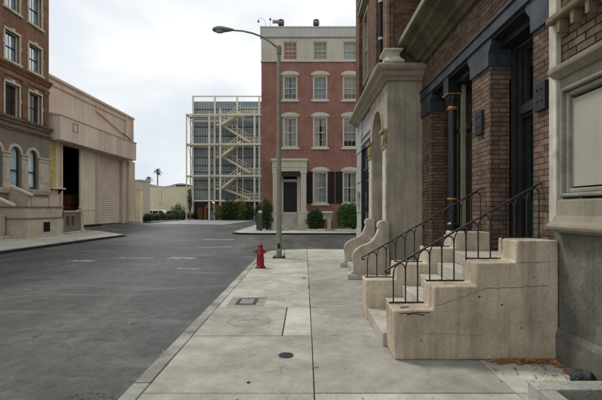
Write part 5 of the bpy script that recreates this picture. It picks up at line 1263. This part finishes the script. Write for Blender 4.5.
for u, v, lab in ((213.7, 202.2, 'left'), (235.2, 202.4, 'right')):
    t = thing('work_light', 'small glowing yellow light under the lowest platform of the steel staircase, ' + lab + ' one', 'lamp', (fx(u), 61.5, fz(v)), 'work lights under the platform')
    mb = MB(); mb.lathe([(.05, .16), (.15, .08), (.16, 0)], (fx(u), 61.5, fz(v)), 12); mb.build('shade', 'pole', t)
    mb = MB(); mb.lathe([(.14, 0), (.13, -.08), (.04, -.15)], (fx(u), 61.5, fz(v)), 12); mb.build('bulb', 'glow', t)
sp2 = [(222, 60.6, 1.0, 1.25), (228.5, 60.2, 1.1, 1.6), (235, 60.4, 1.0, 1.35), (242, 60.3, 1.1, 1.45), (248.5, 60.6, .9, 1.2)]
for i, (u, y, r, h) in enumerate(sp2):
    x = (u-305)*y/400
    shrub('leafy_shrub', ['olive green leafy shrub at the staircase foot, leftmost of its row', 'tall dark green shrub second from the left at the staircase foot', 'tall leafy shrub in the middle of the row at the staircase foot', 'bright tipped shrub second from the right at the staircase foot', 'dark shrub at the right end of the row at the staircase foot'][i], 'shrub', (x, y, h*.92-.13), (r, .9, h), 3000, .10, ['leaf_yellow', 'leaf_dark', 'leaf_mix', 'leaf_yellow', 'leaf_dark'][i], 20+i, 'shrubs at the foot of the steel staircase', rough=.6, sprigs=6)
shrub('climbing_shrub', 'slender leafy shrub climbing between the yellow wall and the tower', 'shrub', (fx(190.3), 61.6, 2.9), (.35, .35, 2.0), 900, .10, 'leaf_mix', 31, rough=.4)
shrub('dark_shrub', 'narrow dark shrub between the steel staircase and the red brick townhouse', 'shrub', ((258.5-305)*52/400, 52, .9), (.5, .5, 1.3), 2000, .09, 'leaf_dark', 33, rough=.3)
# clipped hedge shrubs in front of the yellow wall
hp = [(147, 222.3), (154.5, 221.8), (162, 221.2), (169.5, 220.7), (177, 220.2), (185, 219.7), (193, 219.3)]
nm_ = ['first', 'second', 'third', 'fourth', 'fifth', 'sixth', 'seventh']
for i, (u, v) in enumerate(hp):
    y = 732/(v-208); x = (u-305)*y/400
    shrub('hedge_shrub', '%s low dark green shrub of the hedge along the yellow wall, counted from the left' % nm_[i], 'shrub', (x, y, .38), (.78, .7, .58+.05*(i % 3)), 1700, .075, 'leaf_dark', 40+i, 'low shrubs hedging the yellow wall', boxy=.2, rough=.22, stems=False)
shrub('yellow_shrub', 'loose yellow green bush rising behind the hedge beside the tower', 'shrub', (qx(177.5, 63), 63, 1.05), (1.15, .9, 1.1), 2600, .085, 'leaf_yellow', 61, rough=.5, sprigs=8)
# yellow studio walls
t = thing('yellow_studio_wall', 'long pale yellow stucco wall behind the hedge and white van', 'wall', (-24, 73, 0))
mb = MB(); mb.box(-38, -12.0, 73, 73.4, -.1, 5.5); w_ = mb.build('panel', 'yellow_wall', t)
mb = MB(); mb.box(-38, -12.0, 72.94, 73.46, 5.5, 5.62); mb.build('coping', 'yellow_wall', t)
mb = MB(); mb.box(qx(175, 73), qx(187, 73), 73.5, 76, 5.5, 5.95); mb.build('roof_box', 'dark_frame', t)
mb = MB(); mb.box(qx(158.2, 73), qx(161.5, 73), 72.9, 72.99, 2.4, 5.1); mb.build('wall_pier', 'yellow_wall', t)
t = thing('yellow_side_wall', 'pale yellow gateway wall directly beyond the tan warehouse', 'wall', (-19.5, 46, 0))
mb = MB(); mb.box(-20.4, -18.4, 44.6, 44.9, -.13, 3.75); mb.box(-20.4, -20.1, 44.9, 49.5, -.13, 3.75); mb.build('panel', 'yellow_wall', t)
mb = MB(); mb.box(-20.5, -18.3, 44.5, 45.0, 3.75, 3.85); mb.build('coping', 'yellow_wall', t)
mb = MB()
for k in range(4): mb.box(-19.95+.5*k, -19.93+.5*k+.02, 44.57, 44.6, .1, 3.5)
mb.split('batten', 'ware_yellow', t)
t = thing('white_shed', 'small white box-shaped hut showing above the yellow wall by the warehouse', 'hut', (-22.3, 50, 0))
mb = MB(); mb.box(-22.8, -20.5, 50, 53, -.13, 5.1); mb.build('wall', 'cream_far', t, bevel=.02)
mb = MB(); mb.box(-22.9, -20.4, 49.9, 53.1, 5.1, 5.25); mb.build('roof', 'cream_far', t)
# long pale rooftop behind the wall
t = thing('white_dome_roof', 'pale low arched rooftop showing just above the yellow wall', 'roof', (-27, 88, 0))
mb = MB(); P_ = [(-38+i*1.0, 6.4+.45*math.sin(i*.7)+.5*math.sin(i*.23)) for i in range(22)]
mb.prism([(-38, -.1)]+P_+[(-17, -.1)], lambda x, z, y: (x, y, z), 88, 94); mb.build('shell', 'b3_grey', t)
# van
t = thing('white_van', 'white van parked behind the hedge in front of the yellow wall', 'van', (-21.2, 66, -.13))
vy, vx = 65.0, -25.9
body = [(0, .35), (.0, .95), (.08, 1.25), (.35, 1.95), (.75, 2.05), (3.0, 2.05), (3.35, 1.95), (4.1, 1.28), (4.9, 1.12), (5.05, .9), (5.05, .35)]
mb = MB(); mb.prism([(vx+x*.8, z*.74-.13) for x, z in body], lambda x, z, w: (x, w, z), vy, vy+1.8); vb = mb.build('body', 'van_white', t, bevel=.06)
mb = MB()
for x0, x1, x2, x3 in ((.45, 1.35, 1.35, .35), (1.5, 2.5, 2.5, 1.5), (2.65, 3.25, 3.85, 2.65)):
    mb.prism([(vx+x3*.8, .82), (vx+x2*.8, .82), (vx+x1*.8, 1.25), (vx+x0*.8, 1.25)], lambda x, z, w: (x, w, z), vy-.015, vy+.02)
mb.split('window', 'black_paint', t)
for x in (.8, 3.3):
    mb = MB(); mb.lathe([(.33, 0), (.34, .03), (.34, .19), (.33, .22)], (vx+x, vy-.03, .2), 20, axis=(0, 1, 0)); wl = mb.build('wheel', 'tyre', t)
    mb = MB(); mb.lathe([(.2, -.01), (.19, .0)], (vx+x, vy-.03, .2), 16, axis=(0, 1, 0)); mb.build('rim', 'b3_grey', wl)
t = thing('silver_car', 'pale car standing right of the white van behind the hedge', 'car', (-20.5, 62, -.13))
vx, vy = -22.5, 62.5
body = [(0, .3), (0, .8), (.5, .95), (1.0, 1.45), (2.5, 1.48), (3.2, .98), (4.2, .85), (4.3, .3)]
mb = MB(); mb.prism([(vx+x, z-.13) for x, z in body], lambda x, z, w: (x, w, z), vy, vy+1.75); mb.build('body', 'b3_grey', t, bevel=.05)
mb = MB(); mb.prism([(vx+.75, .85), (vx+1.7, .85), (vx+1.7, 1.22), (vx+1.08, 1.22)], lambda x, z, w: (x, w, z), vy-.015, vy+.02); mb.prism([(vx+1.8, .85), (vx+3.0, .85), (vx+2.5, 1.22), (vx+1.8, 1.22)], lambda x, z, w: (x, w, z), vy-.015, vy+.02); mb.split('window', 'black_paint', t)
for x in (.8, 3.4):
    mb = MB(); mb.lathe([(.3, 0), (.31, .03), (.31, .17), (.3, .2)], (vx+x, vy-.03, .17), 18, axis=(0, 1, 0)); mb.build('wheel', 'tyre', t)
# palms
for i, (u, vt, y, cr_) in enumerate(((148.3, 178.5, 128, .85), (157.8, 170.5, 120, .85))):
    x = (u-305)*y/400; zt = 1.7+(208-vt)*y/400
    t = thing('palm_tree', ['short tufted palm tree on the skyline, left of the two', 'taller palm tree on the skyline, right of the two'][i], 'palm tree', (x, y, -.15), 'palm trees on the skyline')
    mb = MB(); mb.tube([(x-.3, y, -.15), (x-.1, y, zt*.5), (x, y, zt)], [.30, .2, .17], 8); mb.build('trunk', 'palm_trunk', t, smooth=True)
    rnd = random.Random(i+70); mb = MB()
    for k in range(34):
        a = rnd.random()*6.28; el = rnd.uniform(-.6, 1.2); ln = rnd.uniform(1.3, 2.0)*cr_
        d = Vector((math.cos(a)*math.cos(el), math.sin(a)*math.cos(el), math.sin(el))); pv = Vector((x, y, zt))
        side = Vector((-math.sin(a), math.cos(a), 0)); prev = None
        for q in range(7):
            tq = q/6; pt_ = pv+d*ln*tq+Vector((0, 0, -1.1*cr_*tq*tq)); wd = .26*cr_*math.sin(math.pi*min(1, tq*.9+.1))+.02
            cur = (pt_-side*wd, pt_+Vector((0, 0, .06)), pt_+side*wd)
            if prev: mb.quad(prev[0], prev[1], cur[1], cur[0]); mb.quad(prev[1], prev[2], cur[2], cur[1])
            prev = cur
    mb.build('crown', 'leaf_palm_hazed', t)
